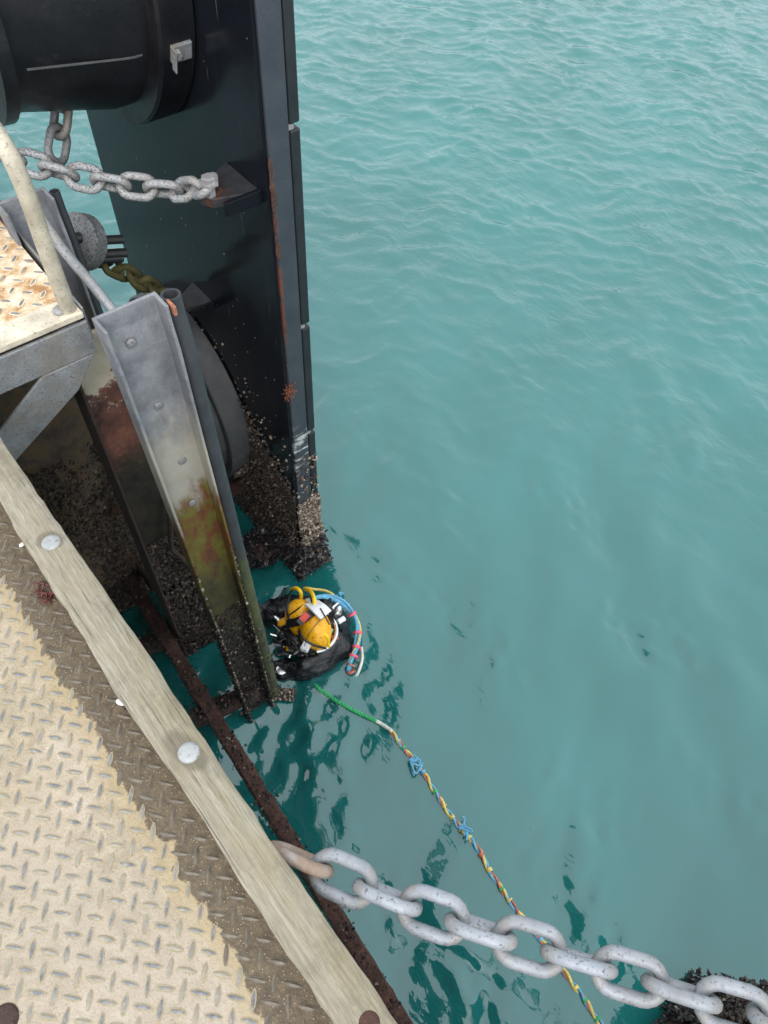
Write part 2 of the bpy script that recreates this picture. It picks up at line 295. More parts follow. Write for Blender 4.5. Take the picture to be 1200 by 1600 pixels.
    r1 = ridge((7.5, 4.0, 4), -0.70, 0.9); r2 = ridge((21, 12, 5), -0.45, 0.8); r3 = ridge((17, 9, 5), -1.3, 0.7); n4 = t.noise(1.0, 2, 0.5, t.coord((75, 48, 10), (0, 0, -0.7)))
    gust = t.ramp(t.noise(0.8, 3, 0.5), [(0.35, 0.45), (0.65, 1.0)])
    hf = t.math('ADD', t.math('ADD', t.math('MULTIPLY', r1, 0.20), t.math('MULTIPLY', r2, 0.17)), t.math('ADD', t.math('MULTIPLY', r3, 0.19), t.math('MULTIPLY', n4, 0.035)))
    h = t.math('ADD', t.math('MULTIPLY', n1, 0.30), t.math('MULTIPLY', hf, t.math('MULTIPLY', gust, t.math('ADD', 0.08, t.math('MULTIPLY', far, 0.9)))))
    big = t.noise(0.7, 4, 0.55)
    body = t.n('ShaderNodeBsdfDiffuse'); t.l(t.ramp(big, [(0.3, (0.014, 0.170, 0.162)), (0.7, (0.019, 0.208, 0.201))]), body.inputs[0])
    gl = t.n('ShaderNodeBsdfGlossy'); gl.inputs['Roughness'].default_value = 0.02
    bp = t.n('ShaderNodeBump'); bp.inputs['Distance'].default_value = 0.05; bp.inputs['Strength'].default_value = 0.5; t.l(h, bp.inputs['Height'])
    fr = t.n('ShaderNodeFresnel'); fr.inputs['IOR'].default_value = 1.87
    for nd in (gl, fr): t.l(bp.outputs[0], nd.inputs['Normal'])
    tr = t.n('ShaderNodeBsdfTransparent'); tr.inputs[0].default_value = (0.45, 0.95, 0.85, 1)
    mx = t.n('ShaderNodeMixShader'); mx.inputs[0].default_value = 0.36; t.l(body.outputs[0], mx.inputs[1]); t.l(tr.outputs[0], mx.inputs[2])
    m2 = t.n('ShaderNodeMixShader'); t.l(fr.outputs[0], m2.inputs[0]); t.l(mx.outputs[0], m2.inputs[1]); t.l(gl.outputs[0], m2.inputs[2])
    t.t.nodes.remove(t.b); t.l(m2.outputs[0], t.out.inputs[0]); MAT['water'] = t.m
build_materials()

# ------------------------------------------------------------------ mesh helpers
def frames(pts):
    """tangent / normal / binormal along a path, twist-free"""
    P = [Vector(p) for p in pts]; n = len(P); T = []
    for i in range(n):
        T.append((P[min(i + 1, n - 1)] - P[max(i - 1, 0)]).normalized())
    ref = Vector((0, 0, 1)) if abs(T[0].z) < 0.9 else Vector((1, 0, 0))
    N = [(ref - T[0] * ref.dot(T[0])).normalized()]
    for i in range(1, n):
        v = N[-1] - T[i] * N[-1].dot(T[i]); N.append(v.normalized())
    return P, T, N, [t.cross(m) for t, m in zip(T, N)]

def smooth_path(pts, sub=8, closed=False):
    P = [Vector(p) for p in pts]; out = []; n = len(P)
    for i in range(n - 1):
        a = P[max(i - 1, 0)]; b = P[i]; c = P[i + 1]; d = P[min(i + 2, n - 1)]
        for k in range(sub):
            s = k / sub
            out.append(0.5 * ((2 * b) + (c - a) * s + (2 * a - 5 * b + 4 * c - d) * s * s + (3 * b - a - 3 * c + d) * s ** 3))
    out.append(P[-1]); return out

class MB:
    def __init__(s): s.v = []; s.f = []; s.mi = []
    def add(s, v, f, m=0):
        o = len(s.v); s.v += [tuple(x) for x in v]; s.f += [tuple(i + o for i in q) for q in f]; s.mi += [m] * len(f); return s
    def box(s, lo, hi, m=0, M=None):
        x0, y0, z0 = lo; x1, y1, z1 = hi
        v = [Vector(p) for p in ((x0, y0, z0), (x1, y0, z0), (x1, y1, z0), (x0, y1, z0), (x0, y0, z1), (x1, y0, z1), (x1, y1, z1), (x0, y1, z1))]
        if M is not None: v = [M @ p for p in v]
        return s.add(v, [(0, 3, 2, 1), (4, 5, 6, 7), (0, 1, 5, 4), (1, 2, 6, 5), (2, 3, 7, 6), (3, 0, 4, 7)], m)
    def tube(s, pts, r, seg=10, m=0, cap=True, rr=None):
        P, T, N, Bn = frames(pts); v = []; f = []; n = len(P)
        for i in range(n):
            q = rr[i] if rr is not None else r
            for k in range(seg):
                a = 2 * math.pi * k / seg; v.append(P[i] + (N[i] * math.cos(a) + Bn[i] * math.sin(a)) * q)
        for i in range(n - 1):
            for k in range(seg):
                a = i * seg + k; b = i * seg + (k + 1) % seg; f.append((a, b, b + seg, a + seg))
        if cap: f.append(tuple(range(seg - 1, -1, -1))); f.append(tuple((n - 1) * seg + k for k in range(seg)))
        return s.add(v, f, m)
    def lathe(s, prof, origin, axis=(1, 0, 0), seg=40, m=0, a0=0.0):
        """prof: (along axis, radius) pairs"""
        A = Vector(axis).normalized(); ref = Vector((0, 0, 1)) if abs(A.z) < 0.9 else Vector((1, 0, 0))
        U = (ref - A * ref.dot(A)).normalized(); W = A.cross(U); O = Vector(origin); v = []; f = []
        for (h, r) in prof:
            for k in range(seg):
                a = a0 + 2 * math.pi * k / seg; v.append(O + A * h + (U * math.cos(a) + W * math.sin(a)) * r)
        for i in range(len(prof) - 1):
            for k in range(seg):
                a = i * seg + k; b = i * seg + (k + 1) % seg; f.append((a, b, b + seg, a + seg))
        f.append(tuple(range(seg - 1, -1, -1))); f.append(tuple((len(prof) - 1) * seg + k for k in range(seg)))
        return s.add(v, f, m)
    def ellipsoid(s, c, rad, rot=None, seg=24, rings=14, m=0, squash=None):
        c = Vector(c); v = []; f = []
        for i in range(rings + 1):
            t = math.pi * i / rings
            for k in range(seg):
                a = 2 * math.pi * k / seg
                p = Vector((rad[0] * math.sin(t) * math.cos(a), rad[1] * math.sin(t) * math.sin(a), rad[2] * math.cos(t)))
                if squash: p = squash(p)
                if rot is not None: p = rot @ p
                v.append(c + p)
        for i in range(rings):
            for k in range(seg):
                a = i * seg + k; b = i * seg + (k + 1) % seg; f.append((a, a + seg, b + seg, b))
        return s.add(v, f, m)
    def mesh(s, name, mats, smooth=True):
        me = bpy.data.meshes.new(name); me.from_pydata(s.v, [], s.f)
        for m in (mats if isinstance(mats, (list, tuple)) else [mats]): me.materials.append(MAT[m])
        if len(set(s.mi)) > 1: me.polygons.foreach_set('material_index', s.mi)
        if smooth: me.polygons.foreach_set('use_smooth', [True] * len(me.polygons))
        me.update(); return me
    def build(s, name, mats, parent=None, smooth=True, bevel=0.0, seg=2, autos=True):
        o = bpy.data.objects.new(name, s.mesh(name, mats, smooth)); COL.objects.link(o)
        if parent is not None: o.parent = parent
        if bevel:
            b = o.modifiers.new('bevel', 'BEVEL'); b.width = bevel; b.segments = seg; b.limit_method = 'ANGLE'; b.angle_limit = math.radians(40)
            b.harden_normals = False
        if smooth and autos:
            try: o.data.set_sharp_from_angle(angle=math.radians(42))
            except Exception: pass
        return o

def link_mesh(name, me, parent=None):
    o = bpy.data.objects.new(name, me); COL.objects.link(o); o.parent = parent; return o
def empty(name, loc=(0, 0, 0)):
    o = bpy.data.objects.new(name, None); COL.objects.link(o); o.location = loc; o.empty_display_size = 0.1; return o
def tag(o, label=None, cat=None, group=None, kind=None):
    for k, v in (('label', label), ('category', cat), ('group', group), ('kind', kind)):
        if v: o[k] = v
    return o
def lump(mesh_obj, amp, scale, seed=0):
    """uneven hand-made surface: push vertices by smooth pseudo-noise"""
    rg = np.random.default_rng(seed); me = mesh_obj.data; n = len(me.vertices); co = np.empty(n * 3); me.vertices.foreach_get('co', co); co = co.reshape(-1, 3)
    d = np.zeros_like(co)
    for _ in range(8):
        k = rg.normal(size=3) * scale; d += np.sin(co @ k + rg.uniform(0, 6.28))[:, None] * rg.normal(size=3)
    co += d * amp / 4; me.vertices.foreach_set('co', co.ravel()); me.update()

def shell_scatter(name, pts, nrm, size, mat, parent, kind='barnacle', seed=1, jitter=0.5):
    """a crust of small shells: truncated cones with an opening, or mussels (lens bodies)"""
    rg = np.random.default_rng(seed); pts = np.asarray(pts, float); nrm = np.asarray(nrm, float); n = len(pts)
    nrm = nrm + rg.normal(size=(n, 3)) * jitter; nrm /= np.linalg.norm(nrm, axis=1)[:, None]
    ref = rg.normal(size=(n, 3)); U = np.cross(nrm, ref); U /= np.linalg.norm(U, axis=1)[:, None]; W = np.cross(nrm, U)
    sz = (size[0] + (size[1] - size[0]) * rg.random(n) ** 2)[:, None]
    V = []; F = []
    if kind == 'barnacle':
        K = 6
        for ring, (rr, hh) in enumerate(((1.0, -0.15), (0.45, 0.75))):
            for k in range(K):
                a = 2 * math.pi * k / K + rg.uniform(-0.25, 0.25, n)[:, None]; j = rr * (1 + 0.3 * rg.normal(size=(n, 1)) * (0.7 if ring == 0 else 0.3))
                V.append(pts + (U * np.cos(a) + W * np.sin(a)) * sz * j + nrm * sz * hh * (1 + 0.2 * rg.normal(size=(n, 1))))
        V.append(pts + nrm * sz * 0.25); nv = 2 * K + 1
        T = [(k, (k + 1) % K, K + (k + 1) % K, K + k) for k in range(K)]; T3 = [(K + k, K + (k + 1) % K, 2 * K) for k in range(K)]
    else:
        L = 1.0
        for k in range(4):
            a = math.pi / 2 * k; V.append(pts + nrm * sz * 0.5 + (U * math.cos(a) * 0.55 + W * math.sin(a) * 0.32) * sz)
        V.append(pts - nrm * sz * 0.5); V.append(pts + nrm * sz * 1.3 + U * sz * 0.15); nv = 6
        T = []; T3 = [(k, (k + 1) % 4, 5) for k in range(4)] + [((k + 1) % 4, k, 4) for k in range(4)]
    V = np.stack(V, 1).reshape(-1, 3); base = np.arange(n) * nv
    faces = []
    for q in T: faces.append(np.stack([base + i for i in q], 1))
    F = [tuple(r) for blk in faces for r in blk.tolist()]
    F += [tuple(r) for q in T3 for r in np.stack([base + i for i in q], 1).tolist()]
    me = bpy.data.meshes.new(name); me.from_pydata(V.tolist(), [], F); me.materials.append(MAT[mat]); me.update()
    o = bpy.data.objects.new(name, me); COL.objects.link(o); o.parent = parent; o['kind'] = 'stuff'; return o

# ------------------------------------------------------------------ water and seabed
def axis_steps(spec):
    out = [spec[0][0]]
    for (a, b, d) in spec:
        k = max(1, int(round((b - a) / d))); out += list(a + (b - a) * (np.arange(1, k + 1) / k))
    return np.array(out)
def wave(X, Y):
    """height of the water surface above its mean level"""
    rg = np.random.default_rng(5)
    Zs = np.zeros_like(X); far = np.clip((X + 0.8 * Y - 2.2) / 6.0, 0, 1); far = far * far * (3 - 2 * far)
    # slack undulations close to the wharf with crests running seaward; wind ripples further out
    wx = 0.06 * np.sin(2.1 * X + 1.3 * Y) + 0.05 * np.sin(3.7 * Y - 1.1 * X + 1); wy = 0.06 * np.sin(2.7 * Y - 1.7 * X + 2)
    for i in range(34):
        lam = 0.22 * (0.95 / 0.22) ** rg.random(); th = math.radians(-48) + rg.normal() * 0.42; k = 2 * math.pi / lam
        amp = 0.038 / k
        Zs += (1 - 0.6 * far) * amp * np.sin(k * (math.cos(th) * (X + wx) + math.sin(th) * (Y + wy)) + rg.uniform(0, 6.28))
    # patches of short steep ripples
    env = np.zeros_like(X)
    for i in range(10):
        lam = rg.uniform(0.5, 1.6); th = rg.uniform(0, 6.28); k = 2 * math.pi / lam
        env += np.sin(k * (math.cos(th) * X + math.sin(th) * Y) + rg.uniform(0, 6.28))
    env = (np.clip(env / 2.2 - 0.1, 0, 1.2) + 0.55 * np.exp(-((X - 0.55) / 0.45) ** 2)) * (1 - far)
    for i in range(30):
        lam = 0.085 * (0.24 / 0.085) ** rg.random(); th = math.radians(-45) + rg.normal() * 0.5; k = 2 * math.pi / lam
        Zs += env * 0.052 / k * np.sin(k * (math.cos(th) * (X + wx) + math.sin(th) * (Y + wy)) + rg.uniform(0, 6.28))
    for i in range(44):
        lam = 0.13 * (0.9 / 0.13) ** rg.random(); th = math.radians(38) + rg.normal() * 0.6; k = 2 * math.pi / lam
        ph = k * (math.cos(th) * (X + wx) + math.sin(th) * (Y + wy)) + rg.uniform(0, 6.28)
        Zs += far * 0.009 / k * (np.sin(ph) + 0.35 * np.sin(2 * ph + 1.2))
    # groups of short peaked wind ripples, each living in its own patches
    px_ = 0.10 * np.sin(1.9 * X - 2.3 * Y) + 0.05 * np.sin(6.1 * X + 3.3 * Y + 1) + 0.03 * np.sin(9.7 * Y - 7.1 * X); py_ = 0.10 * np.sin(2.6 * X + 1.4 * Y + 2) + 0.05 * np.sin(5.3 * Y - 4.1 * X)
    for i in range(16):
        e = np.zeros_like(X)
        for q in range(5):
            kk = 2 * math.pi / rg.uniform(0.35, 1.5); ta = rg.uniform(0, 6.28); e += np.sin(kk * (math.cos(ta) * X + math.sin(ta) * Y) + rg.uniform(0, 6.28))
        e = np.clip(e / 2.0, 0, 1.2); lam = 0.11 * (0.42 / 0.11) ** rg.random(); th = math.radians(36) + rg.normal() * 0.55
        ph = 2 * math.pi / lam * (math.cos(th) * (X + px_) + math.sin(th) * (Y + py_)) + rg.uniform(0, 6.28)
        Zs += (0.10 + 0.90 * far) * e * 0.030 * lam * (1 - np.abs(np.sin(ph / 2))) ** 1.5
    d = np.hypot(X - 1.05, Y - 1.7); an_ = np.arctan2(Y - 1.7, X - 1.05)
    Zs += 0.0020 * np.sin(2 * math.pi * d / 0.11 + 2.2 * np.sin(3 * an_ + 4 * d) + 1.5 * np.sin(7 * an_)) * np.exp(-((d - 0.35) / 0.30) ** 2)
    return Zs * np.clip((60 - np.maximum(np.abs(X), np.abs(Y))) / 40, 0, 1)
def afloat(u, v, up=0.0):
    """a point floating on the ripples, seen at photograph position u, v"""
    p = spot(u, v, z=WZ)
    for _ in range(2): p = spot(u, v, z=WZ + up + float(wave(np.array([p.x]), np.array([p.y]))[0]))
    return p
def make_water():
    gx = axis_steps([(-2000, -200, 600), (-200, -20, 45), (-20, -3, 4), (-3, 0, 0.1), (0, 2.6, 0.02), (2.6, 11.5, 0.025), (11.5, 20, 0.2), (20, 60, 4), (60, 300, 40), (300, 2000, 425)])
    gy = axis_steps([(-2000, -200, 600), (-200, -20, 45), (-20, -1.6, 2.3), (-1.6, 3.4, 0.02), (3.4, 8.6, 0.025), (8.6, 20, 0.2), (20, 60, 4), (60, 300, 40), (300, 2000, 425)])
    X, Y = np.meshgrid(gx, gy, indexing='ij'); Zs = wave(X, Y)
    V = np.stack([X, Y, Zs + WZ], -1).reshape(-1, 3); nx, ny = X.shape
    idx = np.arange(nx * ny).reshape(nx, ny)
    F = np.stack([idx[:-1, :-1], idx[1:, :-1], idx[1:, 1:], idx[:-1, 1:]], -1).reshape(-1, 4)
    me = bpy.data.meshes.new('water'); me.vertices.add(len(V)); me.vertices.foreach_set('co', V.ravel())
    me.loops.add(F.size); me.loops.foreach_set('vertex_index', F.ravel().astype(np.int32)); me.polygons.add(len(F))
    me.polygons.foreach_set('loop_start', np.arange(0, F.size, 4, dtype=np.int32)); me.update(calc_edges=True)
    me.polygons.foreach_set('use_smooth', np.ones(len(F), bool)); me.materials.append(MAT['water'])
    o = bpy.data.objects.new('water', me); COL.objects.link(o); tag(o, 'rippled turquoise harbour water beside the wharf', None, None, 'structure')
make_water()
sb = MB().add([(-2000, -2000, -3.6), (2000, -2000, -3.6), (2000, 2000, -3.6), (-2000, 2000, -3.6)], [(0, 1, 2, 3)]).build('seabed', 'seabed_silt', smooth=False)
tag(sb, 'dark silty seabed under the murky water', kind='structure')

# ------------------------------------------------------------------ wharf deck
deck = MB().box((-3.2, -3.0, -0.14), (0.05, 6.0, 0.0)).build('deck', 'deck_paint', smooth=False)
tag(deck, 'cream painted steel chequer plate wharf deck with raised lugs', kind='structure')
eb = MB().box((-0.16, -3.0, -0.62), (0.03, 6.0, -0.145)).build('wharf_edge_beam', 'rust_dark', smooth=False); tag(eb, kind='structure', label='dark steel edge beam under the wharf deck')
qw = MB().box((-3.2, -3.0, -3.6), (-2.6, 6.0, -0.145)).build('dark_backing_wall', 'concrete', smooth=False); tag(qw, kind='structure', label='unseen concrete wall added for darkness under the deck')  # out of view, added to keep the space under the deck dark

def lug_mesh(mats):
    L, Wd, Hh = 0.0150, 0.0034, 0.0024; b = MB(); n = 12; ring = []
    def outline(sL, sW, z): return [(sL * L * math.cos(2 * math.pi * k / n), sW * Wd * math.copysign(abs(math.sin(2 * math.pi * k / n)) ** 1.25, math.sin(2 * math.pi * k / n)), z) for k in range(n)]
    v = outline(1.22, 1.6, 0.0004) + outline(1.0, 1.0, 0.0009) + outline(0.72, 0.42, Hh)
    f0 = [(k, (k + 1) % n, n + (k + 1) % n, n + k) for k in range(n)]
    f1 = [(n + k, n + (k + 1) % n, 2 * n + (k + 1) % n, 2 * n + k) for k in range(n)] + [tuple(2 * n + k for k in range(n))]
    b.add(v, f0, 0); b.add(v, f1, 1); return b.mesh('tread_lug', mats)
LUG = lug_mesh(['lug_ring', 'lug_steel']); LUGM = lug_mesh(['lug_muddy', 'lug_muddy']); LUGR = lug_mesh(['plate_rusty', 'lug_steel'])
S = 0.0228
cands = []
for i in range(-60, 1):
    for k in range(-45, 125):
        if (i + k) % 2: continue
        x = -0.012 + i * S; y = 0.01 + k * S
        w = Vector((x, y, 0)) - EYE; dz = max(0.05, w.dot(fwd))
        u = 600 + FPX * w.dot(right) / dz; v = 800 + FPX * w.dot(down) / dz
        cands.append((w.length + (100 if u < -25 or v > 1625 or v < 0 else 0), x, y, i))      # what the photograph shows comes first
cands.sort()
for q, (dd, x, y, i) in enumerate(cands[:300]):
    muddy = x > -0.078 + rnd.uniform(-0.01, 0.01)
    o = link_mesh('tread_lug', LUGM if muddy else LUG, deck); o.location = (x, y, 0.0003)
    o.rotation_euler = (0, 0, math.radians((-48 if i % 2 == 0 else 50) + rnd.uniform(-4, 4))); o.scale = (rnd.uniform(0.9, 1.1), rnd.uniform(0.85, 1.15), 1)
rest = cands[300:]
print('lugs', len(cands))
if rest:
    b = MB(); LV = [tuple(p.co) for p in LUG.vertices]; LF0 = [tuple(p.vertices) for p in LUG.polygons if p.material_index == 0]; LF1 = [tuple(p.vertices) for p in LUG.polygons if p.material_index == 1]
    for dd, x, y, i in rest:
        a = math.radians(-48 if i % 2 == 0 else 50); c, s_ = math.cos(a), math.sin(a); n0 = len(LUG.vertices)
        vv = [(x + c * p[0] - s_ * p[1], y + s_ * p[0] + c * p[1], p[2] + 0.0003) for p in LV]
        if x > -0.078: b.add(vv, LF0 + LF1, 2)
        else: b.add(vv, LF0, 0); b.add(vv, LF1, 1)
    o = b.build('tread_lugs', ['lug_ring', 'lug_steel', 'lug_muddy'], deck, autos=False); o['kind'] = 'stuff'

def bolt_mesh(r, h, mat, dome=True):
    b = MB(); b.lathe([(0, r * 1.0), (h * 0.35, r), (h * 0.75, r * 0.86), (h * 0.95, r * 0.5), (h, r * 0.12)] if dome else [(0, r), (h * 0.9, r), (h, r * 0.93)], (0, 0, 0), (0, 0, 1), 20)
    return b.mesh('bolt_head', mat)
bh = link_mesh('bolt_head', bolt_mesh(0.024, 0.006, 'rust_dark'), deck); bh.location = spot(8, 1592, z=0)

# timber kerb
def make_timber():
    root = empty('timber_kerb', (0.05, 0, 0)); tag(root, 'weathered pale timber kerb bolted along the deck edge', 'kerb')
    ys = np.arange(-3.0, 6.01, 0.03); prof = [(-0.042, 0.003), (-0.044, 0.045), (-0.0438, 0.087), (-0.0410, 0.0908), (0.0, 0.0915), (0.0412, 0.0908), (0.0440, 0.087), (0.044, 0.04), (0.043, 0.003)]
    rg = np.random.default_rng(3); v = []; f = []; n = len(prof)
    for j, y in enumerate(ys):
        ch = 0.0035 * math.sin(5.1 * y) + 0.003 * math.sin(13.0 * y + 1) + rg.normal() * 0.0012
        ch2 = 0.002 * math.sin(6.3 * y + 2) + rg.normal() * 0.0012
        for i, (px, pz) in enumerate(prof):
            dx = ch * (1 if i < 4 else 0) + ch2 * (1 if i > 4 else 0); dz = rg.normal() * 0.0006 - (abs(ch) * 0.8 if i == 3 else 0)
            v.append((px + dx * (1 if px < 0 else 1), y, pz + dz))
    for j in range(len(ys) - 1):
        for i in range(n - 1):
            a = j * n + i; f.append((a, a + 1, a + 1 + n, a + n))
    f.append(tuple(range(n))); f.append(tuple((len(ys) - 1) * n + i for i in reversed(range(n))))
    MB().add(v, f).build('beam', 'timber', root, autos=False)
    zn = bolt_mesh(0.0225, 0.0075, 'bolt_zinc'); rs = bolt_mesh(0.019, 0.006, 'rust')
    for (u, vv, me) in ((78, 845, zn), (294, 1174, zn), (577, 1598, rs)):
        p = spot(u, vv, z=0.098); o = link_mesh('bolt_head', me, root); o.location = (p.x - 0.05, p.y, 0.0885)
        if me is rs: o['label'] = 'small rust red bolt head'
    return root
make_timber()

# ------------------------------------------------------------------ chains
def link_shape(pitch, d):
    """one chain link, long axis x, flat in xy; inner length = pitch"""
    w = d * 1.30; hl = pitch / 2 + d / 2; st = hl - w; path = []
    n = 9
    for k in range(n + 1): a = -math.pi / 2 + math.pi * k / n; path.append((st + w * math.cos(a), w * math.sin(a), 0))
    for k in range(n + 1): a = math.pi / 2 + math.pi * k / n; path.append((-st + w * math.cos(a), w * math.sin(a), 0))
    m = len(path); seg = 10; v = []; f = []
    for i in range(m):
        p = Vector(path[i]); t = (Vector(path[(i + 1) % m]) - Vector(path[i - 1])).normalized(); nn = Vector((0, 0, 1)); bb = t.cross(nn)
        for k in range(seg):
            a = 2 * math.pi * k / seg; v.append(p + (nn * math.cos(a) + bb * math.sin(a)) * d / 2)
    for i in range(m):
        for k in range(seg):
            a = i * seg + k; b = i * seg + (k + 1) % seg; c = ((i + 1) % m) * seg + k; e = ((i + 1) % m) * seg + (k + 1) % seg; f.append((a, b, e, c))
    return v, f
def make_chain(name, label, pts, pitch, d, mat, roll0, group=None, first_mats=None, wob=6, seed=0):
    root = empty(name, pts[0]); tag(root, label, 'chain', group); rg = random.Random(seed)
    path = smooth_path(pts, 40); acc = [0]
    for a, b in zip(path[:-1], path[1:]): acc.append(acc[-1] + (b - a).length)
    v, f = link_shape(pitch, d); cache = {}
    n = int(acc[-1] / pitch)
    def pos(s):
        for i in range(len(acc) - 1):
            if acc[i + 1] >= s: return path[i].lerp(path[i + 1], (s - acc[i]) / max(1e-9, acc[i + 1] - acc[i]))
        return path[-1]
    for i in range(n):
        a = pos(i * pitch); b = pos((i + 1) * pitch); t = (b - a).normalized(); c = (a + b) / 2
        m = (first_mats or {}).get(i, mat)
        if m not in cache: cache[m] = MB().add(v, f).mesh('link', m)
        ref = Vector((0, 0, 1)) if abs(t.z) < 0.85 else Vector((1, 0, 0))
        u = (ref - t * ref.dot(t)).normalized(); w = t.cross(u); ang = math.radians(roll0 + (90 if i % 2 else 0) + rg.uniform(-wob, wob))
        yv = u * math.cos(ang) + w * math.sin(ang); zv = t.cross(yv)
        o = link_mesh('link', cache[m], root)
        o.matrix_parent_inverse = Matrix(); c2 = c - Vector(pts[0])
        o.matrix_local = Matrix(((t.x, yv.x, zv.x, c2.x), (t.y, yv.y, zv.y, c2.y), (t.z, yv.z, zv.z, c2.z), (0, 0, 0, 1)))
    return root
make_chain('tension_chain', 'heavy pale galvanised chain running out from under the timber kerb, nearest the camera',
           [spot(436, 1328, z=0.02), spot(620, 1408, z=0.03), spot(800, 1470, z=0.035), spot(1000, 1530, z=0.045), spot(1200, 1592, z=0.06), (1.2, -1.22, 0.16)],
           0.0915, 0.0258, 'galvanised_chain', 23, 'fender tension chains', {0: 'chain_rusty'}, 8, 3)

# ------------------------------------------------------------------ fender panels
PX = 1.26
def make_panel(y_near, y_far, z_top, z_bot, label, seams, barn=True, dirn=1, seed=0, full=True):
    """box of steel with facing pads on the sea side; local origin at near bottom back corner"""
    root = empty('fender_panel', (PX, y_near, 0)); tag(root, label, 'fender', 'fender panels along the wharf')
    L = (y_far - y_near)
    lo, hi = min(0, L), max(0, L)
    MB().box((0, lo + 0.012, z_bot), (0.012, hi - 0.012, z_top)).build('back_plate', 'panel_paint', root, smooth=False, bevel=0.003)
    MB().box((0.0125, lo + 0.03, z_bot + 0.02), (0.085, hi - 0.03, z_top - 0.02)).build('core', 'panel_edge_skylit', root, smooth=False)
    # side channels with rounded corners
    for e, sgn in ((lo, 1), (hi, -1)):
        b = MB(); y0, y1 = (e, e + 0.028) if sgn > 0 else (e - 0.028, e)
        b.box((0.0128, y0, z_bot + 0.004), (0.098, y1, z_top - 0.004)).build('side_plate', 'panel_edge_skylit', root, smooth=False, bevel=0.006, seg=3)
    zs = [z_bot] + seams + [z_top]
    for a, b_ in zip(zs[:-1], zs[1:]):
        MB().box((0.1, lo - 0.001, a + 0.009), (0.142, hi + 0.001, b_ - 0.009)).build('facing_pad', 'pad_black', root, smooth=False, bevel=0.008, seg=2)
        MB().box((0.098, lo + 0.004, a - 0.009), (0.118, hi - 0.004, a + 0.009)).build('pad_strap', 'galvanised', root, smooth=False) if a != z_bot else None
    return root

panel = make_panel(2.10, 3.73, 1.9, -2.36, 'tall black steel fender panel standing in the water behind the diver', [-1.22, -0.55, 0.30, 1.1])
def panel_barnacles(root, y_near, L, seed, zfun, n):
    rg = np.random.default_rng(seed); pts = []; nr = []
    # fused crust underneath, a lumpy sheet that thins out at the tide line
    ny_, nz_ = 130, 70; yy = np.linspace(-0.012, L, ny_); V = []; F = []
    for i, y in enumerate(yy):
        top = float(zfun(np.array([max(0, y)]))[0]) + rg.normal() * 0.012; bot = -2.37 + 0.03 * math.sin(9 * y) + rg.normal() * 0.02
        for j in range(nz_):
            q = j / (nz_ - 1); z = bot + (top - bot) * q; th = (0.006 + 0.045 * (1 - q) ** 0.7 * (0.6 + 0.4 * math.sin(14 * y + 3 * z) * math.sin(11 * z + 2))) * (0.15 if j in (0, nz_ - 1) else 1) + rg.random() * 0.010 * (q < 0.96)
            V.append((-th, y, z))
    for i in range(ny_ - 1):
        for j in range(nz_ - 1): a = i * nz_ + j; F.append((a, a + 1, a + nz_ + 1, a + nz_))
    MB().add(V, F).build('growth_mat', 'crust', root, autos=False)['kind'] = 'stuff'
    # back face: crust below a sloping tide line
    y = rg.random(n * 3) * L; z = -2.46 + rg.random(n * 3) * 1.25; lim = zfun(y) + rg.normal(size=n * 3) * 0.07
    k = (z < lim); y, z = y[k][:n], z[k][:n]
    thick = 0.012 + 0.052 * rg.random(len(y)) * np.clip((lim[k][:n] - z) / 0.5, 0, 1)
    shell_scatter('barnacle_crust', np.stack([-thick * 0.8, y, z], 1), np.tile([-1, 0, 0.1], (len(y), 1)), (0.0045, 0.0115), 'barnacle', root, 'barnacle', seed)
    # scattered single shells above
    m = 190; y = rg.random(m) * min(1.0, L); z = zfun(y) + rg.random(m) ** 2 * 0.42
    shell_scatter('scattered_barnacles', np.stack([-0.002 * np.ones(m), y, z], 1), np.tile([-1, 0, 0], (m, 1)), (0.0035, 0.009), 'barnacle_pale', root, 'barnacle', seed + 1, 0.2)
    # near side face
    m = 3200; x = rg.random(m) * 0.145 + 0.0; z = -2.46 + rg.random(m) * 0.72; z = np.where(rg.random(m) < 0.06, z + 0.35, z)
    shell_scatter('side_barnacles', np.stack([x, -0.006 - 0.03 * rg.random(m) * (z < -2.0), z], 1), np.tile([0, -1, 0.1], (m, 1)), (0.004, 0.011), 'barnacle_pale', root, 'barnacle', seed + 2)
    m = 900; x = -0.06 + rg.random(m) * 0.23; yy = rg.random(m) * 0.25 - 0.03; z = -2.46 + rg.random(m) ** 1.3 * 0.36
    side = rg.random(m) < 0.5
    P = np.where(side[:, None], np.stack([x, -0.015 - 0.035 * rg.random(m), z], 1), np.stack([-0.06 * rg.random(m) - 0.005, yy, z], 1))
    shell_scatter('mussels', P, np.where(side[:, None], [0.0, -1, -0.2], [-1, -0.2, -0.2]), (0.014, 0.03), 'mussel', root, 'mussel', seed + 3, 0.7)
    # lumps hanging from the bottom edge
    m = 1600; yy = rg.random(m) * L; P = np.stack([-0.07 * rg.random(m) + 0.02, yy, -2.35 - 0.06 * rg.random(m)], 1)
    shell_scatter('edge_mussels', P, np.tile([-0.4, 0, -1], (m, 1)), (0.012, 0.026), 'mussel', root, 'mussel', seed + 4, 0.8)
panel_barnacles(panel, 2.10, 1.63, 21, lambda y: -1.70 + 0.30 * np.clip(y / 0.45, 0, 1) - 0.10 * np.clip((y - 0.5) / 0.5, 0, 1), 14000)
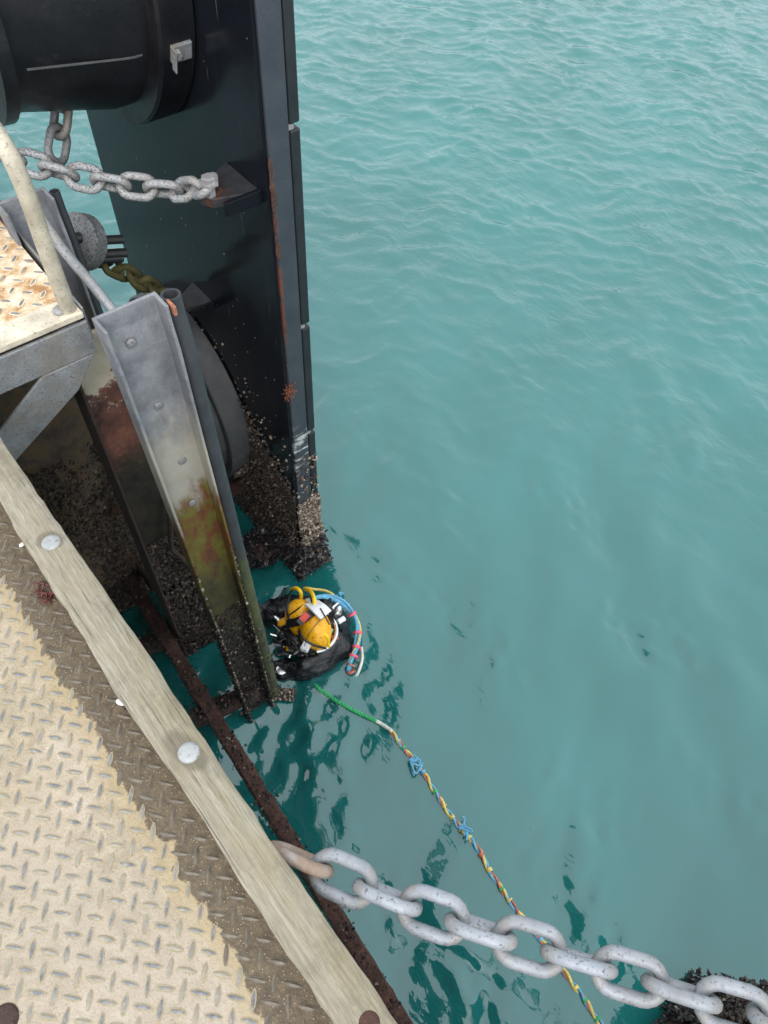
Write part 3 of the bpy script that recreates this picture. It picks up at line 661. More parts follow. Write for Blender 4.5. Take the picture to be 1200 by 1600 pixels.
# dark clump on an old bracket low on the back of the panel
rg = np.random.default_rng(77); m = 900; c = np.array([-0.14, 0.22, -2.30]); d = rg.normal(size=(m, 3)); d /= np.linalg.norm(d, axis=1)[:, None]
MB().ellipsoid(c, (0.13, 0.10, 0.07), seg=14, rings=8).build('growth_clump', 'rust_dark', panel)
shell_scatter('mussel_clump', c + d * [0.14, 0.11, 0.08], d, (0.014, 0.028), 'mussel', panel, 'mussel', 78, 0.5)
MB().box((-0.20, 0.52, -2.12), (0.0, 0.58, -2.08), M=Matrix.Rotation(0.0, 4, 'Z')).build('rusty_stub', 'rust', panel, smooth=False, bevel=0.004)
def panel_lug(zc, y, name_mat, pin=True, scale=1.0):
    # triangular welded plate for the chain with a stiffening rib, pointing to the wharf
    b = MB(); s = scale
    prof = [(0.0, 0.13), (-0.16, 0.045), (-0.19, 0.0), (-0.16, -0.045), (0.0, -0.10)]
    v = [(x * s, y + q * s, zc + 0.012 * s) for x, q in prof] + [(x * s, y + q * s, zc - 0.024 * s) for x, q in prof]; n = len(prof)
    b.add(v, [tuple(range(n)), tuple(reversed(range(n, 2 * n)))] + [(k, n + k, n + (k + 1) % n, (k + 1) % n) for k in range(n)])
    o = b.build('chain_bracket', 'bracket_steel', panel, smooth=False, bevel=0.003)
    MB().box((-0.15 * s, y - 0.108 * s, zc - 0.03 * s), (-0.001, y - 0.09 * s, zc + 0.022 * s)).build('bracket_rib', 'panel_paint', panel, smooth=False, bevel=0.003)
    return o
pin_w = spot(325, 290, x=1.10); pz, pyl = pin_w.z, pin_w.y - 2.10
br = panel_lug(pz - 0.05, pyl + 0.02, 'panel_paint')
MB().lathe([(0.0, 0.02), (0.05, 0.02), (0.051, 0.036), (0.058, 0.036), (0.0585, 0.026), (0.075, 0.026), (0.078, 0.022)], (-0.155, pyl, pz - 0.045), (0, 0, 1), 6).build('pin_bolt', 'galvanised_chain', panel, smooth=False)
b = MB(); b.lathe([(0, 0.038), (0.003, 0.040), (0.005, 0.03)], (-0.14, pyl + 0.02, pz - 0.0375), (0, 0, 1), 16); b.build('rust_bloom', 'rust', panel)
lz = spot(290, 468, x=1.16); panel_lug(lz.z - 0.02, lz.y - 2.10, 'rust_dark', False, 0.8)
# rusty scab and tuft of weed at the panel's near edge
rg = np.random.default_rng(15); m = 130; q = rg.normal(size=(m, 2)) * [0.016, 0.026]
shell_scatter('rust_scab', np.stack([0.010 + q[:, 0], -0.003 + 0 * q[:, 0], -0.875 + q[:, 1]], 1), np.tile([-0.3, -1, 0.2], (m, 1)), (0.003, 0.008), 'rust_orange', panel, 'mussel', 16, 0.6)
scab = MB(); rgs = random.Random(4)
for k in range(34):
    zc = 0.20 - 0.40 * rgs.random() ** 1.3 if k < 26 else rgs.uniform(-0.75, 0.2)
    scab.ellipsoid((0.013 + rgs.uniform(-0.004, 0.010), 0.0, zc), (rgs.uniform(0.003, 0.009), 0.0022, rgs.uniform(0.006, 0.035)), seg=7, rings=5)
scab.build('rust_strip', 'rust', panel)['kind'] = 'stuff'

panel2 = make_panel(-1.09, -2.75, 1.9, -2.36, 'barnacled fender panel foot in the water below the near chain', [-1.22, -0.55, 0.30])
panel2.rotation_euler = (math.radians(6.5), 0, 0)
rg = np.random.default_rng(9); m = 3200
P = np.stack([rg.random(m) * 0.20 - 0.04, 0.01 + 0.05 * rg.random(m), -2.46 + 1.2 * rg.random(m)], 1)
shell_scatter('barnacle_crust', P, np.tile([0, 1, 0.1], (m, 1)), (0.006, 0.014), 'barnacle', panel2, 'barnacle', 31)
m = 5200; P = np.stack([-0.01 - 0.06 * rg.random(m), -rg.random(m) * 1.0, -2.46 + 1.1 * rg.random(m)], 1)
shell_scatter('back_barnacles', P, np.tile([-1, 0, 0.1], (m, 1)), (0.006, 0.014), 'barnacle_dark', panel2, 'barnacle', 32)
m = 900; P = np.stack([rg.random(m) * 0.24 - 0.07, 0.02 + 0.06 * rg.random(m), -2.46 + 0.45 * rg.random(m)], 1)
shell_scatter('mussels', P, np.tile([-0.4, 1, 0], (m, 1)), (0.009, 0.019), 'mussel', panel2, 'mussel', 33, 0.9)
m = 1100; c = np.array([-0.15, -0.10, -2.37]); d = rg.normal(size=(m, 3)); d /= np.linalg.norm(d, axis=1)[:, None]
MB().ellipsoid(c, (0.18, 0.15, 0.10), seg=14, rings=8).build('growth_clump', 'rust_dark', panel2)
shell_scatter('mussel_clump', c + d * [0.19, 0.16, 0.11], d, (0.009, 0.018), 'mussel', panel2, 'mussel', 34, 0.5)

# rubber fender units between wharf and panel
def fender_unit(name, label, y, z, x0, x1, rb, rf, mat, taper=0.985):
    root = empty(name, (x1, y, z)); tag(root, label, 'rubber fender', 'cylindrical rubber fender units')
    w = x0 - x1
    MB().lathe([(-0.002, rb * 1.0), (-0.2, rb), (w + 0.09, rb * taper), (w + 0.05, rb * taper)], (0, 0, 0), (1, 0, 0), 64).build('rubber_body', mat, root)
    MB().lathe([(-0.002, rf * 0.98), (-0.008, rf), (-0.125, rf), (-0.135, rf * 0.985), (-0.136, rf * 0.9)], (0, 0, 0), (1, 0, 0), 72).build('panel_flange', mat, root)
    MB().lathe([(w, rb * taper * 0.9), (w, rb * taper * 1.05), (w + 0.045, rb * taper * 1.055), (w + 0.05, rb * taper)], (0, 0, 0), (1, 0, 0), 64).build('wharf_flange', mat, root)
    return root
UY, UZ = 3.05, 0.62
up = fender_unit('rubber_fender', 'large black cylindrical rubber fender at the top left corner', UY, UZ, 0.655, PX - 0.001, 0.53, 0.605, 'rubber', 0.86)
# mould seam and clamp
a1 = math.radians(214)
def on_cyl(x, ang, r): return (x - PX, r * math.sin(ang), r * math.cos(ang))
sm_ang = None
seam_pts = [on_cyl(x, math.radians(-112), 0.532 - (1.06 - min(1.06, x)) * 0.20) for x in np.linspace(0.74, 1.10, 12)]
MB().tube(seam_pts, 0.004, 6).build('mould_seam', 'rubber_old', up)
cl = spot(275, 66, x=1.20); clv = Vector((cl.x - PX, cl.y - UY, cl.z - UZ)); ca = math.atan2(clv.y, clv.z)
Mc = Matrix.Translation((-0.06, 0.612 * math.sin(ca), 0.612 * math.cos(ca))) @ Matrix.Rotation(-ca, 4, 'X')
cb = MB(); cb.box((-0.04, -0.035, -0.012), (0.035, 0.025, 0.004), M=Mc); cb.box((-0.04, -0.055, 0.002), (-0.034, 0.025, 0.028), M=Mc)
cb.build('clamp_plate', 'galvanised', up, smooth=False, bevel=0.004)
cb = MB(); Mq = Mc @ Matrix.Translation((-0.025, 0.0, 0.027)); v = [Mq @ Vector((0.017 * math.cos(k * math.pi / 3), 0.017 * math.sin(k * math.pi / 3), h)) for h in (-0.024, -0.006) for k in range(6)]
cb.add(v, [tuple(range(6, 12))] + [(k, (k + 1) % 6, 6 + (k + 1) % 6, 6 + k) for k in range(6)]).build('clamp_nut', 'bolt_zinc', up, smooth=False, bevel=0.003)
LY, LZ = 3.06, -1.58
low = fender_unit('rubber_fender', 'weathered lower rubber fender behind the steel post, above the barnacles', LY, LZ, 0.84, PX - 0.001, 0.50, 0.56, 'rubber_old', 0.80)
rg = np.random.default_rng(41); m = 2600; an = rg.uniform(math.radians(95), math.radians(265), m)
rr = np.where(rg.random(m) < 0.5, 0.50, 0.57); xx = np.where(rr < 0.55, -0.1 - rg.random(m) * 0.36, -rg.random(m) * 0.1)
keep = np.cos(an) * rr < -0.30 + 0.10 * rg.random(m)
P = np.stack([xx, rr * np.sin(an), rr * np.cos(an)], 1)[keep]; Nn = np.stack([0 * an, np.sin(an), np.cos(an)], 1)[keep]
shell_scatter('barnacle_crust', P, Nn, (0.010, 0.02), 'barnacle', low, 'barnacle', 42)

# upper chains
ca_pts = [Vector((1.26 - 0.155, pin_w.y, pz + 0.0)), spot(285, 297, y=2.45), spot(215, 292, y=2.55), spot(140, 280, y=2.66), spot(70, 262, y=2.78), spot(0, 240, y=2.88), spot(-120, 200, y=3.05)]
make_chain('tension_chain', 'speckled galvanised chain shackled to the black panel bracket', ca_pts, 0.094, 0.0295, 'chain_speckled', 55, 'fender tension chains', {0: 'chain_speckled'}, 5, 5)
make_chain('weight_chain', 'short grey chain hanging below the big rubber fender', [spot(99, 120, y=2.95), spot(97, 170, y=2.9), spot(92, 215, y=2.86), spot(84, 258, y=2.8), spot(80, 272, y=2.79)],
           0.094, 0.030, 'galvanised', 20, None, None, 4, 6)
make_chain('lower_chain', 'mossy brown chain from the grey disc to the lower panel bracket',
           [spot(140, 398, y=2.62), spot(180, 418, y=2.66), spot(215, 437, y=2.72), spot(250, 455, y=2.80), spot(296, 480, y=2.86)], 0.096, 0.028, 'chain_mossy', 55, None, {0: 'black_steel'}, 5, 8)

# ------------------------------------------------------------------ steel guide posts with pipes
def make_post(name, label, dy, detail, xc=0.552, hw=0.098, pr=0.030):
    root = empty(name, (xc, 1.65 + dy, 0)); tag(root, label, 'post', 'steel guide posts at the platform')
    dep, th = 0.07, 0.011
    sec = [(-hw, -dep), (-hw + th, -dep), (-hw + th, -th), (hw - th, -th), (hw - th, -dep), (hw, -dep), (hw, 0), (-hw, 0)]
    zs = [0.2, 0.14, 0.05, -0.1, -0.3, -0.6, -0.9, -1.2, -1.5, -1.8, -2.1, -2.4, -2.75]; v = []; f = []; n = len(sec)
    def off(z):
        s = (0.2 - z) / 2.6; return (0.012 * s, 0.095 - 0.19 * s + (0.012 if z > 0.1 else 0))
    for z in zs:
        ox, oy = off(z)
        for q, (x, y) in enumerate(sec):
            fl = 1.0 if y > -dep + 1e-6 else (1.0 + 0.25 * max(0, z + 0.3))
            tp = 1.0 - 0.24 * (0.2 - z) / 2.6; v.append((x * tp + ox + (0.006 * math.sin(7 * z) if z < -0.6 and y < -0.02 else 0), y * fl + oy, z))
    for j in range(len(zs) - 1):
        for i in range(n):
            a = j * n + i; b = j * n + (i + 1) % n; f.append((a, a + n, b + n, b))
    f.append(tuple(range(n))); f.append(tuple((len(zs) - 1) * n + i for i in reversed(range(n))))
    MB().add(v, f).build('channel', 'post_steel', root, smooth=False, bevel=0.003)
    # pipe along the seaward flange, open at the top
    pts = []
    for z in zs[:-1]:
        ox, oy = off(z); pts.append(Vector((hw * (1.0 - 0.24 * (0.2 - z) / 2.6) + pr + 0.002 + ox, oy - 0.028, z - 0.01)))
    pp = MB(); pp.tube(pts, pr, 20, cap=False); inn = [pts[0], pts[0] + (pts[1] - pts[0]) * 2.0]; pp.tube(list(inn), pr * 0.74, 20, cap=False)
    # rim
    P, T, N, Bn = frames(pts[:2]); rim = []
    for r in (pr, pr * 0.74):
        for k in range(20): a = 2 * math.pi * k / 20; rim.append(P[0] + (N[0] * math.cos(a) + Bn[0] * math.sin(a)) * r)
    pp.add(rim, [(k, 20 + k, 20 + (k + 1) % 20, (k + 1) % 20) for k in range(20)]).build('pipe', 'pipe_skin', root)
    if detail:
        MB().box((hw + 0.006, -0.074, 0.165), (hw + 0.016, -0.03, 0.197), M=Matrix.Translation((0, 0.09, 0))).build('rust_flake', 'copper', root, smooth=False, bevel=0.002)
        e = pts[-1]; MB().tube([e + Vector((-0.005, -0.0, 0.05)), e + Vector((0.04, -0.03, 0.03)), e + Vector((0.085, -0.06, 0.015))], 0.026, 14).build('pipe_stub', 'rust_dark', root)
        bm_ = bolt_mesh(0.016, 0.006, 'galvanised')
        for (x, z) in ((-0.02, 0.09), (0.0, -0.17), (0.02, -0.44), (0.01, -0.66)):
            o = link_mesh('bolt_head', bm_, root); ox, oy = off(z); o.location = (x, oy - th, z); o.rotation_euler = (math.radians(90), 0, 0)
        rg = np.random.default_rng(51); m = 2600; z = -2.45 + rg.random(m) ** 1.7 * 1.05; oy = np.array([off(q)[1] for q in z])
        w = rg.random(m); side = rg.random(m)
        web = side < 0.55; tp = 1.0 - 0.24 * (0.2 - z) / 2.6; oxx = 0.012 * (0.2 - z) / 2.6
        x = oxx + tp * np.where(web, (w - 0.5) * 2 * (hw - th), np.where(side < 0.78, -hw - 0.002, hw - th - 0.002)); yv = np.where(web, oy - th - 0.002, oy - w * dep)
        Nn = np.where(web[:, None], [0, -1, 0.0], [-1.0, 0, 0])
        shell_scatter('barnacle_crust', np.stack([x, yv, z], 1), Nn, (0.004, 0.010), 'barnacle_dark', root, 'barnacle', 52)
        m = 260; z = -2.42 + rg.random(m) ** 1.5 * 0.8; oy = np.array([off(q)[1] for q in z]); a = rg.uniform(0, 6.28, m)
        shell_scatter('pipe_barnacles', np.stack([hw * (1.0 - 0.24 * (0.2 - z) / 2.6) + 0.012 + pr + 0.029 * np.cos(a), oy - 0.028 + 0.029 * np.sin(a), z], 1), np.stack([np.cos(a), np.sin(a), 0 * a], 1), (0.004, 0.010), 'barnacle', root, 'barnacle', 53)
        m = 300; q = rg.random(m); a = rg.uniform(0, 6.28, m); st = np.array(e)[None] + np.outer(q, [0.085, -0.06, -0.03]) + [0, 0, 0.045]
        shell_scatter('stub_barnacles', st + np.stack([0.02 * np.cos(a), 0.02 * np.cos(a), 0.028 * np.sin(a)], 1), np.stack([np.cos(a), np.cos(a), np.sin(a)], 1), (0.005, 0.011), 'barnacle_pale', root, 'barnacle', 54)
        m = 240; z = -2.42 + rg.random(m) * 1.5; oy = np.array([off(q)[1] for q in z])
        shell_scatter('flange_barnacles', np.stack([0.012 * (0.2 - z) / 2.6 + (1.0 - 0.24 * (0.2 - z) / 2.6) * np.where(rg.random(m) < 0.5, -hw + 0.005, hw - 0.005), oy - dep - 0.002, z], 1), np.tile([0, -1, 0], (m, 1)), (0.003, 0.008), 'barnacle_pale', root, 'barnacle', 55)
    return root
post1 = make_post('guide_post', 'long steel channel post with black pipe, galvanised above and slimy below', 0.0, True)
post2 = make_post('guide_post', 'galvanised channel post mostly hidden behind the small rusty step plate', 0.655, False, 0.538, 0.08, 0.017)

# ------------------------------------------------------------------ old column and pile under the wharf
colm = empty('steel_column', (0.52, 2.05, 0)); tag(colm, 'old rusted column, pale at the top, between pile and channel post', 'column')
b = MB(); b.box((-0.10, 0.0, -3.4), (0.10, 0.018, -0.10)); b.build('web_plate', 'column_steel', colm, smooth=False, bevel=0.003)
MB().box((-0.112, -0.035, -3.4), (-0.101, 0.10, -0.10)).build('flange', 'rust_dark', colm, smooth=False, bevel=0.003)
MB().box((0.101, -0.035, -3.4), (0.112, 0.10, -0.10)).build('flange', 'rust_dark', colm, smooth=False, bevel=0.003)
rg = np.random.default_rng(61); m = 3200; z = -2.45 + rg.random(m) ** 1.2 * 1.15
shell_scatter('barnacle_crust', np.stack([(rg.random(m) - 0.5) * 0.2, -0.004 - 0.03 * rg.random(m) * (z < -1.7), z], 1), np.tile([0, -1, 0.1], (m, 1)), (0.005, 0.013), 'barnacle', colm, 'barnacle', 62)
# gusset bar of the column
MB().tube([Vector((0.06, -0.03, -1.05)), Vector((0.0, -0.05, -1.35)), Vector((0.075, -0.05, -1.62))], 0.012, 8).build('bent_bar', 'rust_dark', colm)

pile = empty('wharf_pile', (0.33, 2.82, 0)); tag(pile, 'thick round pile crusted with growth, under the step platform', 'pile')
b = MB(); prof = []
for z in np.linspace(-3.5, -0.12, 60): prof.append((z, 0.27 + 0.035 * max(0, min(1, (-1.2 - z) / 0.8))))
b.lathe(prof, (0, 0, 0), (0, 0, 1), 64); o = b.build('shaft', 'pile_skin', pile); lump(o, 0.02, 9, 3); lump(o, 0.010, 30, 4)
rg = np.random.default_rng(71); m = 12000; z = -2.46 + rg.random(m) ** 1.8 * 1.35; a = rg.uniform(math.radians(170), math.radians(380), m); r = 0.275 + 0.035 * np.clip((-1.2 - z) / 0.8, 0, 1)
shell_scatter('barnacle_crust', np.stack([r * np.cos(a), r * np.sin(a), z], 1), np.stack([np.cos(a), np.sin(a), 0.1 + 0 * a], 1), (0.004, 0.010), 'barnacle', pile, 'barnacle', 72)
MB().tube([Vector((0.10, -0.30, -1.55)), Vector((0.16, -0.30, -1.62)), Vector((0.25, -0.24, -1.60)), Vector((0.27, -0.16, -1.55))], 0.016, 8).build('rusty_staple', 'rust', pile)

# low rusty beam along the wharf with cross bars to the post
beam = empty('walkway_beam', (0.30, 1.2, -2.15)); tag(beam, 'crusty dark rust beam just above the water, alongside the timber', 'beam')
zb = -2.13
A = (spot(188, 905, z=zb) + spot(214, 897, z=zb)) / 2; Bp = (spot(612, 1600, z=zb) + spot(648, 1600, z=zb)) / 2
d = (Bp - A).normalized(); far_end = A; near_end = Bp + d * 1.6
def bar(lo_p, hi_p, w, h, name, mat, seed, parent, origin):
    n = max(4, int((hi_p - lo_p).length / 0.04)); dd = (hi_p - lo_p).normalized(); sd = Vector((dd.y, -dd.x, 0)).normalized(); upv = Vector((0, 0, 1)); v = []; f = []
    sec = [(-w / 2, -h), (-w / 2, -0.008), (-w / 2 + 0.008, 0), (w / 2 - 0.008, 0), (w / 2, -0.008), (w / 2, -h)]; k = len(sec); rg = random.Random(seed)
    for i in range(n + 1):
        p = lo_p.lerp(hi_p, i / n) - origin
        for (x, z) in sec: v.append(p + sd * (x + rg.gauss(0, 0.0022)) + upv * (z + rg.gauss(0, 0.0022)))
    for i in range(n):
        for q in range(k): a = i * k + q; b = i * k + (q + 1) % k; f.append((a, b, b + k, a + k))
    f.append(tuple(reversed(range(k)))); f.append(tuple(n * k + q for q in range(k)))
    return MB().add(v, f).build(name, mat, parent)
org = Vector(beam.location)
bar(far_end, near_end, 0.072, 0.11, 'rail', 'rust', 1, beam, org)
for (u0, v0, u1, v1) in ((205, 1012, 330, 965), (300, 1118, 400, 1075)):
    q0 = spot(u0, v0, z=zb - 0.035); q1 = spot(u1, v1, z=zb - 0.035); bar(q0, q1, 0.085, 0.08, 'cross_bar', 'rust_dark', 3, beam, org)
    rg = np.random.default_rng(int(u0)); m = 420; t_ = rg.random(m); L0 = np.array(q0 - org); L1 = np.array(q1 - org)
    shell_scatter('bar_growth', L0 + np.outer(t_, L1 - L0) + rg.normal(size=(m, 3)) * [0.025, 0.025, 0.006], np.tile([0, 0, 1.0], (m, 1)), (0.004, 0.011), 'barnacle_dark', beam, 'barnacle', int(u0))
rg = np.random.default_rng(91); m = 1500; t_ = rg.random(m) ** 1.4; L0 = np.array(far_end - org); L1 = np.array(near_end - org)
shell_scatter('rail_growth', L0 + np.outer(t_, L1 - L0) + rg.normal(size=(m, 3)) * [0.025, 0.02, 0.002] , np.tile([0, 0, 1.0], (m, 1)), (0.003, 0.009), 'barnacle_dark', beam, 'barnacle', 92)
# upstand of the beam's far end against the pile
bar(far_end + Vector((0.075, -0.12, 0.03)), far_end + Vector((0.075, 0.28, 0.03)), 0.02, 0.10, 'angle_leg', 'rust_dark', 7, beam, org)

# ------------------------------------------------------------------ small step platform
plat = empty('step_platform', (0.28, 2.2, 0)); tag(plat, 'small cantilevered step with rusty chequer plate and galvanised frame', 'platform')
PO = Vector((0.28, 2.2, 0))
def pb(lo, hi): return tuple(Vector(lo) - PO), tuple(Vector(hi) - PO)
ZP = 0.10
MB().box(*pb((0.098, 1.915, ZP - 0.022), (0.478, 2.005, ZP))).build('front_angle', 'cream_steel', plat, smooth=False, bevel=0.004)
MB().box(*pb((0.098, 1.925, ZP - 0.032), (0.476, 2.0, ZP - 0.0225))).build('gap_shade_strip', 'black_steel', plat, smooth=False)  # black strip standing in for the shade in the inset gap
MB().box(*pb((0.098, 1.912, ZP - 0.155), (0.480, 1.924, ZP - 0.0328))).build('front_channel', 'galvanised', plat, smooth=False, bevel=0.003)
MB().box(*pb((0.098, 1.9245, ZP - 0.155), (0.480, 1.99, ZP - 0.143))).build('channel_flange', 'galvanised', plat, smooth=False, bevel=0.003)
MB().box(*pb((0.098, 2.0055, ZP - 0.012), (0.466, 2.64, ZP - 0.004))).build('step_plate', 'plate_rusty', plat, smooth=False)
MB().box(*pb((0.480, 1.93, ZP - 0.12), (0.487, 2.62, ZP + 0.004))).build('edge_strip', 'galvanised', plat, smooth=False, bevel=0.002)
step_plate = [o for o in plat.children if o.name.startswith('step_plate')][0]
for i in range(0, 11):
    for k in range(0, 18):
        if (i + k) % 2: continue
        x = 0.118 + i * 0.0335; y = 2.026 + k * 0.0345
        if x < 0.20: continue
        o = link_mesh('tread_lug', LUGR, step_plate); o.location = (x - PO.x, y - PO.y, ZP - 0.0037); o.scale = (1.1 + rnd.uniform(-0.08, 0.08), 1.5, 1.6)
        o.rotation_euler = (0, 0, math.radians(-45 if i % 2 == 0 else 45))
o = link_mesh('bolt_head', bolt_mesh(0.019, 0.016, 'bolt_zinc'), plat); p = spot(93, 487, z=ZP); o.location = (p.x - PO.x, p.y - PO.y, ZP - 0.001)
# diagonal brace in the vertical plane of the front channel
bz = [(0.468, -0.0565), (0.385, -0.165), (0.06, -0.36), (-0.02, -0.28), (0.30, -0.0565)]
v = [(x - PO.x, 1.9115 - PO.y, z) for x, z in bz] + [(x - PO.x, 1.923 - PO.y, z) for x, z in bz]; n = len(bz)
MB().add(v, [tuple(reversed(range(n))), tuple(range(n, 2 * n))] + [(k, (k + 1) % n, n + (k + 1) % n, n + k) for k in range(n)]).build('brace', 'galvanised', plat, smooth=False, bevel=0.003)
# grab rails
gr = empty('grab_rail', (0.45, 1.95, ZP)); tag(gr, 'bent cream weathered tube handrail rising from the step corner', 'handrail')
top = spot(40, 252, y=1.97)
pts = smooth_path([(0, 0, 0), (0.0, 0.003, 0.2), (0.004, 0.008, top.z - ZP - 0.10), (0.006, 0.03, top.z - ZP - 0.01), (0.006, 0.09, top.z - ZP + 0.045), (0.004, 0.2, top.z - ZP + 0.06), (0.0, 0.9, top.z - ZP + 0.06)], 8)
MB().tube(pts, 0.0235, 20).build('tube', 'rail_tube', gr)
g2 = empty('grab_rail', (0.56, 1.87, 0.0)); tag(g2, 'slim grey tube slanting behind the cream handrail to the channel post', 'handrail')
q = [spot(182, 492, z=0.03), spot(140, 440, z=0.10), spot(95, 385, z=0.18), spot(55, 325, z=0.26), spot(20, 262, z=0.34), spot(-10, 205, z=0.40), spot(-80, 120, z=0.46)]
MB().tube(smooth_path([p - Vector((0.56, 1.87, 0)) for p in q], 8), 0.0155, 16).build('tube', 'galvanised', g2)

# grey disc with pins (anchor of the lower chain)
an = empty('anchor_disc', spot(126, 378, y=2.62)); tag(an, 'thick grey steel disc with black pins beside the galvanised post', 'shackle')
MB().lathe([(-0.03, 0.098), (-0.026, 0.104), (0.026, 0.104), (0.03, 0.098)], (0, 0, 0), (0.75, 0.30, -0.55), 36).build('disc', 'disc_steel', an)
ax = Vector((0.80, -0.05, -0.25)).normalized()
for (u, v, l0, l1, r) in ((118, 372, -0.10, 0.02, 0.020), (148, 376, 0.0, 0.11, 0.017), (146, 398, -0.02, 0.13, 0.018), (140, 406, -0.02, 0.13, 0.018)):
    c = spot(u, v, y=2.60) - Vector(an.location); MB().tube([c + ax * l0, c + ax * l1], r, 12).build('pin', 'black_steel', an)

# ------------------------------------------------------------------ diver
def skin_body(name, joints, edges, mat, root_idx=0, levels=2):
    me = bpy.data.meshes.new(name); me.from_pydata([j[:3] for j in joints], edges, []); o = bpy.data.objects.new(name, me); COL.objects.link(o)
    sk = o.modifiers.new('skin', 'SKIN'); sk.use_smooth_shade = True
    if not me.skin_vertices: me.attributes  # layer is added with the modifier below
    return o, me, sk
def make_diver():
    H0 = spot(487, 974, z=-2.2)                                   # helmet centre
    f = Vector((-0.86, 0.50, 0)).normalized(); side = Vector((f.y, -f.x, 0))    # faces the post; side = towards the open water / near side
    O = Vector((H0.x, H0.y, WZ))
    # body: pelvis, chest, neck, arms, legs under water, leaning forward
    sh_l = spot(476, 948, z=-2.36) - O; sh_r = spot(524, 1010, z=-2.35) - O
    el_l = spot(432, 955, z=-2.35) - O; wr_l = spot(388, 966, z=-2.39) - O
    el_r = spot(478, 1046, z=-2.36) - O; wr_r = spot(428, 1046, z=-2.40) - O
    ch = (sh_l + sh_r) / 2 + Vector((0, 0, -0.06)) - f * 0.06
    J = [(ch - f * 0.12 + Vector((0, 0, -0.50)), 0.15), (ch - f * 0.06 + Vector((0, 0, -0.22)), 0.155), (ch, 0.15), (ch + f * 0.04 + Vector((0, 0, 0.12)), 0.075), (ch + f * 0.06 + Vector((0, 0, 0.22)), 0.08),
         (sh_l, 0.10), (el_l, 0.085), (wr_l, 0.06), (sh_r, 0.10), (el_r, 0.08), (wr_r, 0.055)]
    hip = J[0][0]
    for s in (-1, 1):
        J += [(hip + side * 0.11 * s + Vector((0, 0, -0.08)), 0.10), (hip + side * 0.13 * s + f * 0.10 + Vector((0, 0, -0.42)), 0.075), (hip + side * 0.13 * s - f * 0.08 + Vector((0, 0, -0.80)), 0.055)]
    E = [(0, 1), (1, 2), (2, 3), (3, 4), (2, 5), (5, 6), (6, 7), (2, 8), (8, 9), (9, 10), (0, 11), (11, 12), (12, 13), (0, 14), (14, 15), (15, 16)]
    # hands: palm and five fingers each, curled as if around the post edge
    for w, e in ((7, 6), (10, 9)):
        wp = J[w][0]; d = (wp - J[e][0]).normalized(); up = Vector((0, 0, 1)); sd = d.cross(up).normalized()
        pi = len(J); J.append((wp + d * 0.06, 0.030)); E.append((w, pi))
        for k, (sp, ln) in enumerate(((-0.030, 0.060), (-0.010, 0.072), (0.010, 0.068), (0.030, 0.055))):
            a = pi if True else 0
            J.append((wp + d * 0.10 + sd * sp, 0.011)); J.append((wp + d * (0.10 + ln * 0.6) + sd * sp * 1.1 - up * 0.012, 0.010)); J.append((wp + d * (0.10 + ln * 0.8) + sd * sp * 1.1 - up * (0.012 + ln * 0.6), 0.009))
            n = len(J); E += [(pi, n - 3), (n - 3, n - 2), (n - 2, n - 1)]
        J.append((wp + d * 0.04 + sd * 0.045, 0.012)); J.append((wp + d * 0.08 + sd * 0.065 - up * 0.02, 0.011)); n = len(J); E += [(pi, n - 2), (n - 2, n - 1)]
    me = bpy.data.meshes.new('person'); me.from_pydata([tuple(j[0]) for j in J], E, []); o = bpy.data.objects.new('person', me); COL.objects.link(o); o.location = O
    sk = o.modifiers.new('skin', 'SKIN'); sk.use_smooth_shade = True
    if not me.skin_vertices:
        bpy.context.view_layer.objects.active = o; bpy.ops.mesh.customdata_skin_add()
    for i, sv in enumerate(me.skin_vertices[0].data): sv.radius = (J[i][1], J[i][1]); sv.use_root = (i == 0)
    ss = o.modifiers.new('sub', 'SUBSURF'); ss.levels = 3; ss.render_levels = 3
    tx = bpy.data.textures.new('suit_folds', 'CLOUDS'); tx.noise_scale = 0.07; tx.noise_depth = 2
    dm = o.modifiers.new('folds', 'DISPLACE'); dm.texture = tx; dm.strength = 0.06; dm.mid_level = 0.5; dm.texture_coords = 'LOCAL'
    me.materials.append(MAT['suit_black'])
    tag(o, 'diver in black suit and yellow helmet, shoulder deep beside the barnacled panel', 'diver')
    # helmet
    def hp(u, v, z): return spot(u, v, z=z) - O
    hc = H0 - O
    hm = MB(); tl = (f * 0.5 + Vector((0, 0, 1))).normalized()
    def sq(p): return Vector((p.x * (1 + 0.10 * (p.z / 0.16)), p.y, p.z))
    ca = hp(491, 982, -2.17)
    rotA = Matrix(((f.x, side.x, 0), (f.y, side.y, 0), (0, 0, 1)))
    rotL = Matrix.Rotation(math.radians(12), 3, 'Z') @ rotA; hm.ellipsoid(ca, (0.092, 0.125, 0.115), rotL, 28, 16); helmet = hm.build('helmet', 'helmet_yellow', o)
    cb = hp(470, 965, -2.185)
    MB().ellipsoid(cb, (0.088, 0.108, 0.098), rotL, 24, 14).build('side_shell', 'helmet_yellow', helmet)
    MB().ellipsoid(hp(448, 974, -2.23), (0.055, 0.035, 0.04), rotA, 16, 10).build('front_guard', 'helmet_yellow', helmet)
    MB().ellipsoid(hp(452, 1003, -2.27), (0.022, 0.085, 0.022), rotA @ Matrix.Rotation(0.15, 3, 'Z'), 16, 10).build('lower_guard', 'helmet_yellow', helmet)
    # dark neck clamp / yoke
    MB().lathe([(-0.06, 0.135), (-0.055, 0.155), (-0.01, 0.16), (0.0, 0.14)], hc + Vector((0, 0, -0.07)), (0, 0, 1), 36).build('neck_clamp', 'hose_black', helmet)
    MB().ellipsoid(hp(462, 990, -2.26), (0.085, 0.10, 0.045), rotA, 20, 12).build('face_frame', 'hose_black', helmet)
